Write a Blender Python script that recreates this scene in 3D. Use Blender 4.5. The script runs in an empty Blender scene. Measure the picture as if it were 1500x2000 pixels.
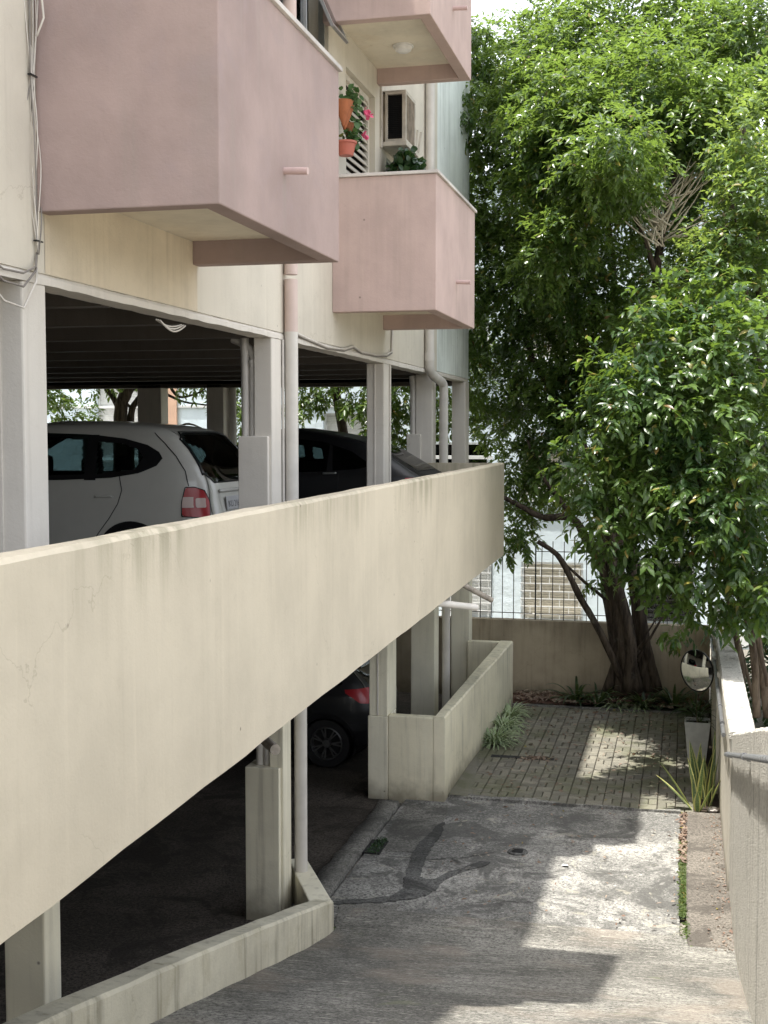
import bpy, bmesh, math, random
import numpy as np
from mathutils import Vector, Matrix
random.seed(7); rng = np.random.default_rng(11)
sc = bpy.context.scene
col = sc.collection
R = math.radians

# ------------------------------------------------------------------ camera
FPX = 2450.0
pit = math.atan(155.0/FPX); yaw = math.atan(590.0/FPX*math.cos(pit))
fw = Vector((-math.sin(yaw)*math.cos(pit), math.cos(yaw)*math.cos(pit), -math.sin(pit)))
rt = Vector((math.cos(yaw), math.sin(yaw), 0)); up = rt.cross(fw)
cd = bpy.data.cameras.new('camera'); cam = bpy.data.objects.new('camera', cd); col.objects.link(cam)
cam.matrix_world = Matrix(((rt.x, up.x, -fw.x, 0), (rt.y, up.y, -fw.y, 0), (rt.z, up.z, -fw.z, 0), (0, 0, 0, 1)))
cd.sensor_fit = 'HORIZONTAL'; cd.sensor_width = 36; cd.lens = FPX/1500*36; cd.clip_start = .1; cd.clip_end = 500
sc.camera = cam
def at(u, v, Y):                       # world point at true depth Y seen at photo position (u, v)
    d = fw + rt*((u-750)/FPX) - up*((v-1000)/FPX)
    return d*(Y/d.y)
G = -4.30                              # lower driveway level; the eye is at z = 0

# ------------------------------------------------------------------ light
SUN = Vector((.156, .113, -1)).normalized()      # direction the light travels
sl = bpy.data.lights.new('sun', 'SUN'); sl.energy = 2.7; sl.angle = R(.53); sl.color = (1, .96, .89)
so = bpy.data.objects.new('sun', sl); col.objects.link(so)
so.rotation_euler = SUN.to_track_quat('-Z', 'Y').to_euler(); so.location = (-4, -3, 30)
w = bpy.data.worlds.new('World'); sc.world = w; w.use_nodes = True
wn = w.node_tree.nodes; bg = wn['Background']
sk = wn.new('ShaderNodeTexSky'); sk.sky_type = 'NISHITA'; sk.sun_disc = False
sk.sun_elevation = math.asin(-SUN.z); sk.sun_rotation = math.atan2(-SUN.x, -SUN.y)
sk.air_density = 1.0; sk.dust_density = 2.5; sk.ozone_density = 1.0
hs_ = wn.new('ShaderNodeHueSaturation'); hs_.inputs['Saturation'].default_value = .28      # hazy bright summer sky
w.node_tree.links.new(sk.outputs[0], hs_.inputs['Color']); w.node_tree.links.new(hs_.outputs[0], bg.inputs[0]); bg.inputs[1].default_value = .15
sc.view_settings.view_transform = 'Standard'; sc.view_settings.look = 'None'
sc.view_settings.exposure = 1.86; sc.view_settings.gamma = 1

# ------------------------------------------------------------------ materials
class NT:
    def __init__(s, name):
        s.m = bpy.data.materials.new(name); s.m.use_nodes = True
        s.t = s.m.node_tree; s.n = s.t.nodes; s.b = s.n['Principled BSDF']; s.out = s.n['Material Output']
        s.co = s.n.new('ShaderNodeTexCoord').outputs['Object']
    def add(s, k, **kw):
        x = s.n.new(k)
        for a, b in kw.items(): setattr(x, a, b)
        return x
    def link(s, a, b): s.t.links.new(a, b)
    def noise(s, scale, detail=4, rough=.55, stretch=None, dist=0):
        x = s.add('ShaderNodeTexNoise'); x.inputs['Scale'].default_value = scale
        x.inputs['Detail'].default_value = detail; x.inputs['Roughness'].default_value = rough
        x.inputs['Distortion'].default_value = dist
        if stretch:
            mp = s.add('ShaderNodeMapping'); mp.inputs['Scale'].default_value = stretch
            s.link(s.co, mp.inputs[0]); s.link(mp.outputs[0], x.inputs['Vector'])
        else: s.link(s.co, x.inputs['Vector'])
        return x.outputs['Fac']
    def ramp(s, f, a, b, lo=0., hi=1.):
        x = s.add('ShaderNodeMapRange'); x.interpolation_type = 'SMOOTHSTEP'
        s.link(f, x.inputs[0])
        for i, q in enumerate((a, b, lo, hi)): x.inputs[i+1].default_value = q
        return x.outputs[0]
    def math(s, op, a, b=None):
        x = s.add('ShaderNodeMath', operation=op)
        for i, q in enumerate((a, b)):
            if q is None: continue
            if isinstance(q, (int, float)): x.inputs[i].default_value = q
            else: s.link(q, x.inputs[i])
        return x.outputs[0]
    def mix(s, f, a, b, mode='MIX'):
        x = s.add('ShaderNodeMix', data_type='RGBA', blend_type=mode)
        for i, q in ((0, f), (6, a), (7, b)):
            if isinstance(q, (int, float)): x.inputs[i].default_value = q
            elif isinstance(q, tuple): x.inputs[i].default_value = (*q[:3], 1)
            else: s.link(q, x.inputs[i])
        return x.outputs[2]
    def sep(s, axis):
        x = s.add('ShaderNodeSeparateXYZ'); s.link(s.co, x.inputs[0]); return x.outputs[axis]
    def base(s, c): s.link(c, s.b.inputs['Base Color'])
    def rough(s, v, spec=.3): s.b.inputs['Roughness'].default_value = v; s.b.inputs['Specular IOR Level'].default_value = spec
    def bump(s, h, strength=.3, dist=.01):
        x = s.add('ShaderNodeBump'); x.inputs['Strength'].default_value = strength; x.inputs['Distance'].default_value = dist
        s.link(h, x.inputs['Height']); s.link(x.outputs[0], s.b.inputs['Normal'])

def plaster(name, c, dirt=(.16, .14, .10), streak=.35, ztop=None, depth=.5, zbot=None, bumpy=.25, moss=0, grain=60, patch=.1, blotch=None, spout=None):
    s = NT(name)
    f = s.noise(1.3, 5, .6)
    c2 = tuple(x*(1-patch*1.6) for x in c)
    k = s.mix(s.ramp(f, .35, .68), c, c2)
    f2 = s.noise(9, 6, .7)
    k = s.mix(s.ramp(f2, .58, .8, 0, .16), k, dirt)
    if blotch: k = s.mix(s.ramp(s.noise(2.2, 6, .65, dist=.6), .5, .68, 0, .55), k, blotch)
    st = s.ramp(s.noise(3.2, 5, .6, (3.2, 3.2, .16)), .5, .74, 0, streak)
    k = s.mix(s.math('MULTIPLY', st, s.ramp(f, .3, .6, .35, 1)), k, dirt)
    if ztop is not None:
        z = s.sep(2)
        wob = s.math('ADD', z, s.math('MULTIPLY', s.math('SUBTRACT', s.noise(7, 4, .6, (1.6, 1.6, .12)), .5), depth*1.9))
        tm = s.ramp(wob, ztop-depth, ztop+depth*.25, 0, .8)
        t2 = s.math('MULTIPLY', tm, s.ramp(s.noise(5, 5, .6, (2.4, 2.4, .2)), .38, .62, .1, .85))
        t2 = s.math('MULTIPLY', t2, s.ramp(s.noise(.5, 2, .5), .42, .62, .06, .8))
        k = s.mix(t2, k, (.17, .165, .10) if moss else dirt)
    if zbot is not None:
        z = s.sep(2)
        wob = s.math('ADD', z, s.math('MULTIPLY', s.math('SUBTRACT', s.noise(4, 4, .6), .5), .35))
        k = s.mix(s.ramp(wob, zbot+.28, zbot-.02, 0, .75), k, (.15, .13, .09))
    if spout:                                                     # dirty run below the drain spout
        y = s.math('ABSOLUTE', s.math('SUBTRACT', s.math('ADD', s.sep(1), s.math('MULTIPLY', s.math('SUBTRACT', s.noise(6, 3), .5), .05)), spout[0]))
        f3 = s.math('MULTIPLY', s.ramp(y, .008, .05, 1, 0), s.math('MULTIPLY', s.ramp(s.sep(2), spout[1]-.02, spout[1]+.005, 1, 0), s.ramp(s.sep(2), spout[1]-.38, spout[1], .12, .6)))
        k = s.mix(f3, k, dirt)
    vo = s.add('ShaderNodeTexVoronoi'); vo.inputs['Scale'].default_value = 3.1; s.link(s.co, vo.inputs['Vector'])
    chip = s.math('MULTIPLY', s.ramp(vo.outputs['Distance'], .012, .045, 1, 0), .7)
    k = s.mix(chip, k, (.10, .085, .07))
    fs = s.ramp(s.noise(11, 5, .65, (1, 1, .035)), .52, .72, 0, streak*.55)
    k = s.mix(s.math('MULTIPLY', fs, s.ramp(s.noise(.9, 2), .4, .62)), k, dirt)
    ls = s.ramp(s.noise(8, 5, .65, (1, 1, .05)), .56, .74, 0, .16); k = s.mix(ls, k, tuple(min(.9, x*1.3) for x in c))
    cv = s.add('ShaderNodeTexVoronoi'); cv.feature = 'DISTANCE_TO_EDGE'; cv.inputs['Scale'].default_value = .75
    nz = s.add('ShaderNodeTexNoise'); nz.inputs['Scale'].default_value = 3.5; nz.inputs['Detail'].default_value = 6; s.link(s.co, nz.inputs['Vector'])
    sc_ = s.add('ShaderNodeVectorMath', operation='SCALE'); sc_.inputs[3].default_value = .55; s.link(nz.outputs['Color'], sc_.inputs[0])
    ad = s.add('ShaderNodeVectorMath', operation='ADD'); s.link(s.co, ad.inputs[0]); s.link(sc_.outputs[0], ad.inputs[1]); s.link(ad.outputs[0], cv.inputs['Vector'])
    k = s.mix(s.math('MULTIPLY', s.ramp(cv.outputs['Distance'], .0008, .003, .26, 0), s.ramp(s.noise(.8, 2), .5, .58)), k, dirt)
    s.base(k); s.rough(.85, .2)
    h = s.math('ADD', s.math('MULTIPLY', s.noise(grain, 6, .65), .5), s.math('ADD', s.noise(6, 4, .55), s.math('MULTIPLY', s.noise(1.8, 3, .5), 2.2)))
    s.bump(h, bumpy, .012)
    return s.m

def simple(name, c, rough=.5, metal=0, var=.12, scale=14, bump=0, spec=.4):
    s = NT(name)
    k = s.mix(s.ramp(s.noise(scale, 4), .35, .7), c, tuple(x*(1-var) for x in c)); s.base(k); s.rough(rough, spec)
    s.b.inputs['Metallic'].default_value = metal
    if bump: s.bump(s.noise(scale*3, 4), bump, .005)
    return s.m

def leafmat(name, c1, c2, c3, trans=(.25, .42, .05), tw=.32, rough=.33, clump=1.1):
    s = NT(name)
    gi = s.add('ShaderNodeNewGeometry').outputs['Random Per Island']
    k = s.mix(s.ramp(gi, 0, 1), c1, c2)
    k = s.mix(s.ramp(s.noise(clump, 3), .42, .66, 0, .85), k, c3)
    k = s.mix(s.ramp(gi, .965, .975), k, (.20, .17, .04)); k = s.mix(s.ramp(gi, .99, .995), k, (.14, .075, .03))
    s.base(k); s.rough(rough, .5)
    tr = s.add('ShaderNodeBsdfTranslucent'); tr.inputs[0].default_value = (*trans, 1)
    mx = s.add('ShaderNodeMixShader'); mx.inputs[0].default_value = tw
    s.link(s.b.outputs[0], mx.inputs[1]); s.link(tr.outputs[0], mx.inputs[2]); s.link(mx.outputs[0], s.out.inputs[0])
    return s.m

def striped_leaf(name, mid, edge, lo=.62, hi=.8, cross=None):
    s = NT(name)
    uv = s.add('ShaderNodeTexCoord').outputs['UV']
    sp = s.add('ShaderNodeSeparateXYZ'); s.link(uv, sp.inputs[0])
    d = s.math('ABSOLUTE', s.math('SUBTRACT', s.math('MULTIPLY', sp.outputs[0], 2), 1))
    m = mid
    if cross:
        x = s.add('ShaderNodeTexNoise'); x.inputs['Scale'].default_value = 5
        mp = s.add('ShaderNodeMapping'); mp.inputs['Scale'].default_value = (.6, 5, 1); s.link(uv, mp.inputs[0]); s.link(mp.outputs[0], x.inputs['Vector'])
        m = s.mix(s.ramp(x.outputs['Fac'], .42, .6), mid, cross)
    s.base(s.mix(s.ramp(d, lo, hi), m, edge)); s.rough(.35, .5)
    tr = s.add('ShaderNodeBsdfTranslucent'); tr.inputs[0].default_value = (.22, .3, .06, 1)
    mx = s.add('ShaderNodeMixShader'); mx.inputs[0].default_value = .18
    s.link(s.b.outputs[0], mx.inputs[1]); s.link(tr.outputs[0], mx.inputs[2]); s.link(mx.outputs[0], s.out.inputs[0])
    return s.m

def barkmat(name, c, c2):
    s = NT(name)
    f = s.noise(5, 6, .65, (3, 3, .5), .4)
    k = s.mix(s.ramp(f, .35, .65), c, c2)
    k = s.mix(s.ramp(s.noise(3, 4), .6, .75, 0, .5), k, (.20, .19, .16))
    s.base(k); s.rough(.9, .15); s.bump(f, .9, .03); return s.m

def paint(name, c, coat=.6, rough=.35):
    s = NT(name); s.base(s.mix(s.ramp(s.noise(3, 3), .4, .7, 0, .5), c, tuple(x*.88 for x in c))); s.rough(rough, .5)
    s.b.inputs['Coat Weight'].default_value = coat; s.b.inputs['Coat Roughness'].default_value = .04; return s.m

def glassmat(name, tint=(.30, .36, .36), refl=.14):
    s = NT(name)
    t = s.add('ShaderNodeBsdfTransparent'); t.inputs[0].default_value = (*tint, 1)
    g = s.add('ShaderNodeBsdfGlossy'); g.inputs['Roughness'].default_value = .02
    fr = s.add('ShaderNodeFresnel'); fr.inputs[0].default_value = 1.5
    fac = s.math('ADD', s.math('MULTIPLY', fr.outputs[0], .8), refl*.3)
    mx = s.add('ShaderNodeMixShader'); s.link(fac, mx.inputs[0]); s.link(t.outputs[0], mx.inputs[1]); s.link(g.outputs[0], mx.inputs[2])
    s.link(mx.outputs[0], s.out.inputs[0]); s.n.remove(s.b); return s.m

CREAM = (.62, .575, .485)
M = {}
M['facade'] = plaster('cream_render', CREAM, (.25, .21, .15), .16, bumpy=.3, patch=.07)
M['facade_shade_stain'] = plaster('shade_stained_cream', (.65, .565, .43), (.24, .19, .13), .25, blotch=(.57, .49, .375), bumpy=.5, patch=.12)
M['mint'] = plaster('mint_lit_render', (.81, .86, .82), (.30, .34, .30), .45, ztop=1.6, depth=-1.0, bumpy=.25)  # greenish light on the far facade put into its render colour
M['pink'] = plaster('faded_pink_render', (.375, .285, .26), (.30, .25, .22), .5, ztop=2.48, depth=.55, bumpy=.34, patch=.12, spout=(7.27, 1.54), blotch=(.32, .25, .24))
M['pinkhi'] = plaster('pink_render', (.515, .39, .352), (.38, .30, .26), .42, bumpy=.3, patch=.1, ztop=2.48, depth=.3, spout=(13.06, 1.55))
M['soffit'] = plaster('soffit_render', (.78, .71, .58), (.24, .19, .14), .12, blotch=(.66, .57, .44), bumpy=.35)
M['white'] = plaster('white_column_paint', (.655, .615, .55), (.30, .27, .22), .25, bumpy=.3, patch=.06)
M['whitelow'] = plaster('lower_column_paint', (.80, .755, .60), (.25, .22, .16), .45, zbot=G, bumpy=.3, patch=.08)
M['parapet'] = plaster('parapet_render', (.57, .505, .39), (.23, .20, .14), .10, ztop=-.40, depth=.40, moss=1, bumpy=.3, patch=.07)
M['lowwall'] = plaster('low_wall_render', (.80, .74, .56), (.20, .18, .12), .45, ztop=-3.2, depth=.15, zbot=G, moss=1, bumpy=.4, patch=.1)
M['rampwall'] = plaster('ramp_wall_render', (.66, .62, .49), (.18, .16, .11), .75, bumpy=.55, patch=.14, blotch=(.44, .40, .28))
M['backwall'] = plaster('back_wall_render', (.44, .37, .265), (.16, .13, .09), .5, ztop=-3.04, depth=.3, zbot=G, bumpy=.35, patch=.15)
M['rwall'] = plaster('smooth_boundary_render', (.66, .62, .53), (.22, .2, .14), .5, zbot=G, bumpy=.3)
M['blue'] = plaster('pale_blue_render', (.74, .84, .90), (.40, .46, .5), .15, bumpy=.8, grain=30, patch=.04)
M['orange'] = plaster('faded_orange_render', (.72, .47, .34), (.4, .3, .25), .3)
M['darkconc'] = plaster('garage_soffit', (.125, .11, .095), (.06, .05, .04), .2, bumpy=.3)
M['pvc'] = simple('white_pvc', (.60, .57, .52), .45, var=.12, scale=5)
M['pvcpink'] = simple('painted_pink_pipe', (.60, .48, .43), .55, var=.1, scale=4)
M['spoutpink'] = simple('pink_spout', (.52, .38, .35), .5)
M['oldpipe'] = simple('weathered_pipe', (.36, .32, .27), .6, var=.35, scale=20)
M['cap'] = plaster('marble_cap', (.60, .56, .52), (.20, .17, .15), .15, bumpy=.2, grain=40, patch=.2)
M['alu'] = simple('aluminium', (.55, .56, .55), .35, .85, .1)
M['galv'] = simple('galvanised_steel', (.26, .265, .27), .45, .7, .3, 30, .3)
M['black'] = simple('black_rubber', (.018, .018, .019), .6)
M['trim'] = simple('black_trim', (.012, .012, .013), .3)
M['dark'] = simple('dark_interior', (.02, .02, .02), .8)
M['wire'] = simple('dark_wire', (.03, .032, .033), .5, .3)
M['cable'] = simple('white_cable', (.62, .58, .52), .5)
M['cableg'] = simple('grey_cable', (.22, .20, .18), .6)
M['shutter'] = simple('cream_shutter', (.62, .58, .50), .55)
M['grille'] = simple('white_grille', (.75, .76, .75), .45)
M['beigeblind'] = simple('beige_roller_blind', (.60, .56, .47), .6)
M['winglass'] = glassmat('window_glass', (.30, .37, .35), .5)
M['carglass'] = glassmat('tinted_car_glass', (.19, .245, .25), .12)
M['terra'] = simple('terracotta', (.38, .13, .055), .75, var=.25)
M['plaspot'] = simple('red_plastic_pot', (.42, .12, .08), .5)
M['planter'] = simple('pale_planter', (.50, .50, .46), .6, var=.12)
M['soil'] = simple('soil', (.045, .032, .022), .95, var=.5, scale=40, bump=.6)
M['mulch'] = simple('bark_mulch', (.10, .05, .035), .95, var=.6, scale=30, bump=.8)
M['petal'] = simple('pink_petal', (.75, .10, .22), .5)
M['acgrille'] = simple('ac_condenser', (.36, .31, .25), .6, .2, .4, 8)
M['acbody'] = simple('ac_cabinet', (.55, .51, .44), .5, var=.25, scale=8)
M['mirror'] = simple('mirror_face', (.86, .86, .84), .03, 1, 0)
M['light'] = simple('opal_lamp', (.8, .79, .76), .3)
M['red'] = paint('red_lens', (.34, .01, .016), .12, .3); M['clearlens'] = paint('clear_lens', (.55, .42, .38), .12, .3)
M['mpv'] = paint('silver_white_paint', (.50, .49, .445)); M['blackcar'] = paint('black_car_paint', (.004, .004, .005), .05, .45)
M['greycar'] = paint('graphite_car_paint', (.013, .0135, .015), .5)
M['rim'] = simple('alloy_rim', (.20, .20, .20), .4, .7, .1)
M['plate'] = simple('plate_grey', (.42, .42, .42), .5)
M['bark'] = barkmat('brown_bark', (.06, .045, .033), (.15, .118, .085))
M['barkdark'] = barkmat('dark_bark', (.028, .022, .017), (.09, .07, .052))
M['twig'] = barkmat('pale_dead_wood', (.50, .44, .33), (.66, .60, .48))
M['ficus'] = leafmat('ficus_leaves', (.018, .046, .014), (.048, .09, .022), (.10, .155, .03), (.29, .43, .07), .30, .30)
M['bush'] = leafmat('bush_leaves', (.013, .034, .013), (.038, .08, .024), (.08, .135, .03), (.26, .40, .055), .28, .33)
M['bush2'] = leafmat('fine_leaves', (.035, .075, .022), (.065, .12, .032), (.10, .155, .04), (.34, .46, .08), .34, .33)
M['dkleaf'] = leafmat('dark_leaves', (.015, .045, .015), (.03, .075, .022), (.025, .06, .02), (.1, .2, .04), .2, .3)
M['ger'] = leafmat('geranium_leaves', (.04, .10, .03), (.07, .15, .045), (.05, .11, .03), (.14, .26, .06), .2, .5)
M['moss'] = leafmat('moss', (.05, .085, .02), (.09, .13, .03), (.08, .10, .035), (.2, .3, .05), .2, .8)
M['litter'] = leafmat('dead_leaves', (.17, .105, .075), (.30, .24, .18), (.12, .08, .06), (.3, .15, .06), .12, .7, 6)
M['spider'] = striped_leaf('spider_plant_leaf', (.16, .26, .10), (.55, .60, .42), .45, .7)
M['sans'] = striped_leaf('snake_plant_leaf', (.07, .12, .055), (.58, .55, .20), .58, .72, (.16, .21, .11))
M['agave'] = striped_leaf('strap_leaf', (.018, .04, .018), (.035, .07, .026), .5, .9)

def concrete(name, dry, wet, kind):
    s = NT(name)
    f = s.noise(.9, 6, .62, dist=.4); g = s.noise(38, 5, .85); g2 = s.noise(14, 6, .7)
    k = s.mix(s.ramp(f, .38, .62), dry, wet)
    k = s.mix(s.ramp(g, .50, .57, 0, .85), k, tuple(x*.42 for x in wet)); k = s.mix(s.ramp(s.noise(28, 4, .8), .53, .64, 0, .5), k, tuple(x*.5 for x in wet))
    k = s.mix(s.ramp(g, .43, .34, 0, .7), k, tuple(min(1, x*1.7) for x in dry))
    k = s.mix(s.ramp(g2, .56, .7, 0, .35), k, tuple(x*.6 for x in wet))
    if kind == 'ramp':
        sb = s.noise(4, 6, .75, (.6, 6, 6))
        k = s.mix(s.ramp(sb, .48, .62, 0, .5), k, tuple(x*.5 for x in wet))
        k = s.mix(s.ramp(s.noise(1.3, 3, .5), .5, .66, 0, .45), k, (.26, .22, .18))
        k = s.mix(s.ramp(s.noise(1.1, 4, .6, (1, 1, 1), 1), .62, .7, 0, .5), k, (.17, .18, .11))
        k = s.mix(s.ramp(s.noise(22, 4, .7, (.3, 1.8, 1.8)), .58, .66, 0, .7), k, (.46, .44, .38))
        s.bump(s.math('ADD', s.math('MULTIPLY', sb, 1.0), g), .6, .02)
    else:
        k = s.mix(s.ramp(s.noise(1.5, 6, .7, dist=.8), .50, .60, 0, .75), k, tuple(x*.5 for x in wet)); k = s.mix(s.ramp(s.noise(3.5, 6, .7, (1, 1, 1), 1.5), .58, .66, 0, .4), k, dry)
        if kind == 'drive':
            vo = s.add('ShaderNodeTexVoronoi'); vo.feature = 'DISTANCE_TO_EDGE'; vo.inputs['Scale'].default_value = .38
            mp = s.add('ShaderNodeVectorMath', operation='ADD'); nz = s.add('ShaderNodeTexNoise'); nz.inputs['Scale'].default_value = 2.5; nz.inputs['Detail'].default_value = 5
            s.link(s.co, nz.inputs['Vector']); sc_ = s.add('ShaderNodeVectorMath', operation='SCALE'); sc_.inputs[3].default_value = .5
            s.link(nz.outputs['Color'], sc_.inputs[0]); s.link(s.co, mp.inputs[0]); s.link(sc_.outputs[0], mp.inputs[1]); s.link(mp.outputs[0], vo.inputs['Vector'])
            k = s.mix(s.math('MULTIPLY', s.ramp(vo.outputs['Distance'], .003, .009, .8, 0), s.ramp(s.noise(.45, 2), .5, .6)), k, (.035, .035, .03))
            k = s.mix(s.ramp(s.noise(2.6, 7, .72, dist=1.2), .60, .63, 0, .5), k, (.38, .36, .29))
        s.bump(s.math('ADD', g, s.math('MULTIPLY', g2, .6)), .75, .016)
    s.base(k); s.rough(.88, .2); return s.m
M['drive'] = concrete('driveway_concrete', (.37, .36, .33), (.17, .167, .155), 'drive')
M['ramp'] = concrete('ramp_concrete', (.29, .28, .25), (.145, .14, .125), 'ramp')
M['strip'] = concrete('strip_concrete', (.205, .185, .158), (.145, .13, .112), 'strip')
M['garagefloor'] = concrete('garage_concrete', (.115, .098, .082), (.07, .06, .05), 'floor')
M['thresh'] = concrete('threshold_concrete', (.25, .24, .215), (.16, .155, .14), 'floor')
M['asphalt'] = concrete('patch_asphalt', (.15, .148, .14), (.085, .085, .08), 'floor')
M['bounce_concrete'] = concrete('bounce_concrete', (.36, .33, .28), (.26, .24, .2), 'floor')  # base ground lightened to bounce light up to soffits and parapet
def paver():
    s = NT('mossy_pavers'); gi = s.add('ShaderNodeNewGeometry').outputs['Random Per Island']
    k = s.mix(gi, (.23, .215, .175), (.145, .138, .115))
    k = s.mix(s.ramp(s.noise(.9, 5, .6, dist=.6), .42, .62, 0, .75), k, (.115, .12, .07))
    g = s.noise(60, 5, .7); k = s.mix(s.ramp(g, .52, .66, 0, .5), k, (.07, .07, .05)); s.base(k); s.rough(.9, .2); s.bump(g, .6, .01); return s.m
M['paver'] = paver()
def gran():
    s = NT('pebbledash'); v = s.add('ShaderNodeTexVoronoi'); v.inputs['Scale'].default_value = 75; s.link(s.co, v.inputs['Vector'])
    g = s.noise(32, 5, .8)
    k = s.mix(s.ramp(g, .45, .6), (.80, .77, .69), (.58, .55, .48))
    k = s.mix(s.ramp(s.noise(3, 5, .6, (2.5, 2.5, .2)), .55, .7, 0, .5), k, (.2, .18, .14))
    s.base(k); s.rough(.9, .2); s.bump(s.math('ADD', g, v.outputs['Distance']), 1., .03); return s.m
M['gran'] = gran()

# ------------------------------------------------------------------ mesh helpers
class MB:
    def __init__(s): s.v = []; s.f = []; s.uv = None
    def quad(s, *p):
        n = len(s.v); s.v += [tuple(q) for q in p]; s.f.append(tuple(range(n, n+len(p)))); return s
    def box(s, x0, x1, y0, y1, z0, z1):
        n = len(s.v)
        s.v += [(x, y, z) for z in (z0, z1) for y in (y0, y1) for x in (x0, x1)]
        s.f += [tuple(n+i for i in q) for q in ((0, 2, 3, 1), (4, 5, 7, 6), (0, 1, 5, 4), (2, 6, 7, 3), (0, 4, 6, 2), (1, 3, 7, 5))]
        return s
    def obox(s, c, ax, ay, az, hx, hy, hz):
        n = len(s.v); c = Vector(c)
        for k in (-1, 1):
            for j in (-1, 1):
                for i in (-1, 1): s.v.append(tuple(c+Vector(ax)*hx*i+Vector(ay)*hy*j+Vector(az)*hz*k))
        s.f += [tuple(n+i for i in q) for q in ((0, 2, 3, 1), (4, 5, 7, 6), (0, 1, 5, 4), (2, 6, 7, 3), (0, 4, 6, 2), (1, 3, 7, 5))]
        return s
    def prism(s, poly, z0, z1):            # poly (x,y) ccw; z0/z1 number or function of (x,y)
        a = z0 if callable(z0) else (lambda x, y: z0); b = z1 if callable(z1) else (lambda x, y: z1)
        n = len(s.v); k = len(poly)
        s.v += [(x, y, a(x, y)) for x, y in poly]+[(x, y, b(x, y)) for x, y in poly]
        s.f.append(tuple(range(n+k-1, n-1, -1))); s.f.append(tuple(range(n+k, n+2*k)))
        for i in range(k): j = (i+1) % k; s.f.append((n+i, n+j, n+k+j, n+k+i))
        return s
    def tube(s, pts, r, n=10, cap=True, wob=0):
        pts = [Vector(p) for p in pts]; rs = r if isinstance(r, (list, tuple)) else [r]*len(pts)
        base = len(s.v); t0 = (pts[1]-pts[0]).normalized()
        a = t0.orthogonal().normalized()
        for i, p in enumerate(pts):
            t = (pts[min(i+1, len(pts)-1)]-pts[max(i-1, 0)]).normalized()
            a = (a-t*a.dot(t)).normalized(); b = t.cross(a)
            for k in range(n):
                th = 2*math.pi*k/n; q = rs[i]*(1+(random.uniform(-wob, wob) if wob else 0))
                s.v.append(tuple(p+(a*math.cos(th)+b*math.sin(th))*q))
        for i in range(len(pts)-1):
            for k in range(n):
                k2 = (k+1) % n; s.f.append((base+i*n+k, base+i*n+k2, base+(i+1)*n+k2, base+(i+1)*n+k))
        if cap:
            s.f.append(tuple(base+k for k in range(n-1, -1, -1))); s.f.append(tuple(base+(len(pts)-1)*n+k for k in range(n)))
        return s
    def lathe(s, c, prof, n=20, axis=(0, 0, 1), sq=0):
        c = Vector(c); ax = Vector(axis).normalized(); a = ax.orthogonal().normalized(); b = ax.cross(a); base = len(s.v)
        for r, h in prof:
            for k in range(n):
                th = 2*math.pi*k/n; s.v.append(tuple(c+ax*h+(a*math.cos(th)+b*math.sin(th))*r))
        for i in range(len(prof)-1):
            for k in range(n):
                k2 = (k+1) % n; s.f.append((base+i*n+k, base+i*n+k2, base+(i+1)*n+k2, base+(i+1)*n+k))
        return s
    def blade(s, p, d, L, W, droop, seg=7, fold=.25, twist=0):     # strap leaf with UVs across
        if s.uv is None: s.uv = {}
        p = Vector(p); d = Vector(d).normalized(); side = d.cross(Vector((0, 0, 1)))
        side = side.normalized() if side.length > .05 else Vector((1, 0, 0))
        if twist: side = (Matrix.Rotation(twist, 3, d) @ side)
        base = len(s.v)
        for i in range(seg+1):
            t = i/seg; ww = W*(min(1, .55+t*1.6) if t < .3 else 1)*(1-max(0, (t-.45)/.55)**1.8)+.0006
            nn = side.cross(d).normalized()
            s.v += [tuple(p-side*ww/2+nn*fold*ww), tuple(p), tuple(p+side*ww/2+nn*fold*ww)]
            for k in range(3): s.uv[base+i*3+k] = (k/2, t)
            d = (d+Vector((0, 0, -droop/seg*(.4+1.2*t)))).normalized(); p = p+d*(L/seg)
        for i in range(seg):
            for k in range(2):
                a = base+i*3+k; s.f.append((a, a+1, a+4, a+3))
        return s
    def build(s, name, mat, parent=None, bevel=0, smooth=False, seg=2, local=False):
        me = bpy.data.meshes.new(name); me.from_pydata(s.v, [], s.f); me.update()
        if s.uv:
            ul = me.uv_layers.new(name='UVMap')
            for lp in me.loops: ul.data[lp.index].uv = s.uv.get(lp.vertex_index, (.5, .5))
        me.materials.append(mat if not isinstance(mat, str) else M[mat])
        if smooth: me.polygons.foreach_set('use_smooth', [True]*len(me.polygons))
        o = bpy.data.objects.new(name, me); col.objects.link(o)
        if smooth == 'auto':
            me.set_sharp_from_angle(angle=R(40))
        if bevel:
            b = o.modifiers.new('edge', 'BEVEL'); b.width = bevel; b.segments = seg; b.limit_method = 'ANGLE'; b.angle_limit = R(40)
        if parent: adopt(o, parent, local)
        return o
def adopt(o, parent, local=False):
    o.parent = parent
    if not local:
        root = parent
        while root.parent: root = root.parent
        o.matrix_parent_inverse = Matrix.Translation(-root.location) if parent is root else Matrix.Identity(4)
def tag(o, label=None, cat=None, group=None, kind=None):
    for k, v in (('label', label), ('category', cat), ('group', group), ('kind', kind)):
        if v: o[k] = v
    return o
def thing(name, loc, label, cat, group=None):
    o = bpy.data.objects.new(name, None); col.objects.link(o); o.location = loc; o.empty_display_size = .2
    return tag(o, label, cat, group)
def structure(o): o['kind'] = 'structure'; return o
def copy_tree(o, parent=None):
    c = o.copy(); col.objects.link(c)
    if parent: c.parent = parent
    for ch in o.children: copy_tree(ch, c)
    return c
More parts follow.
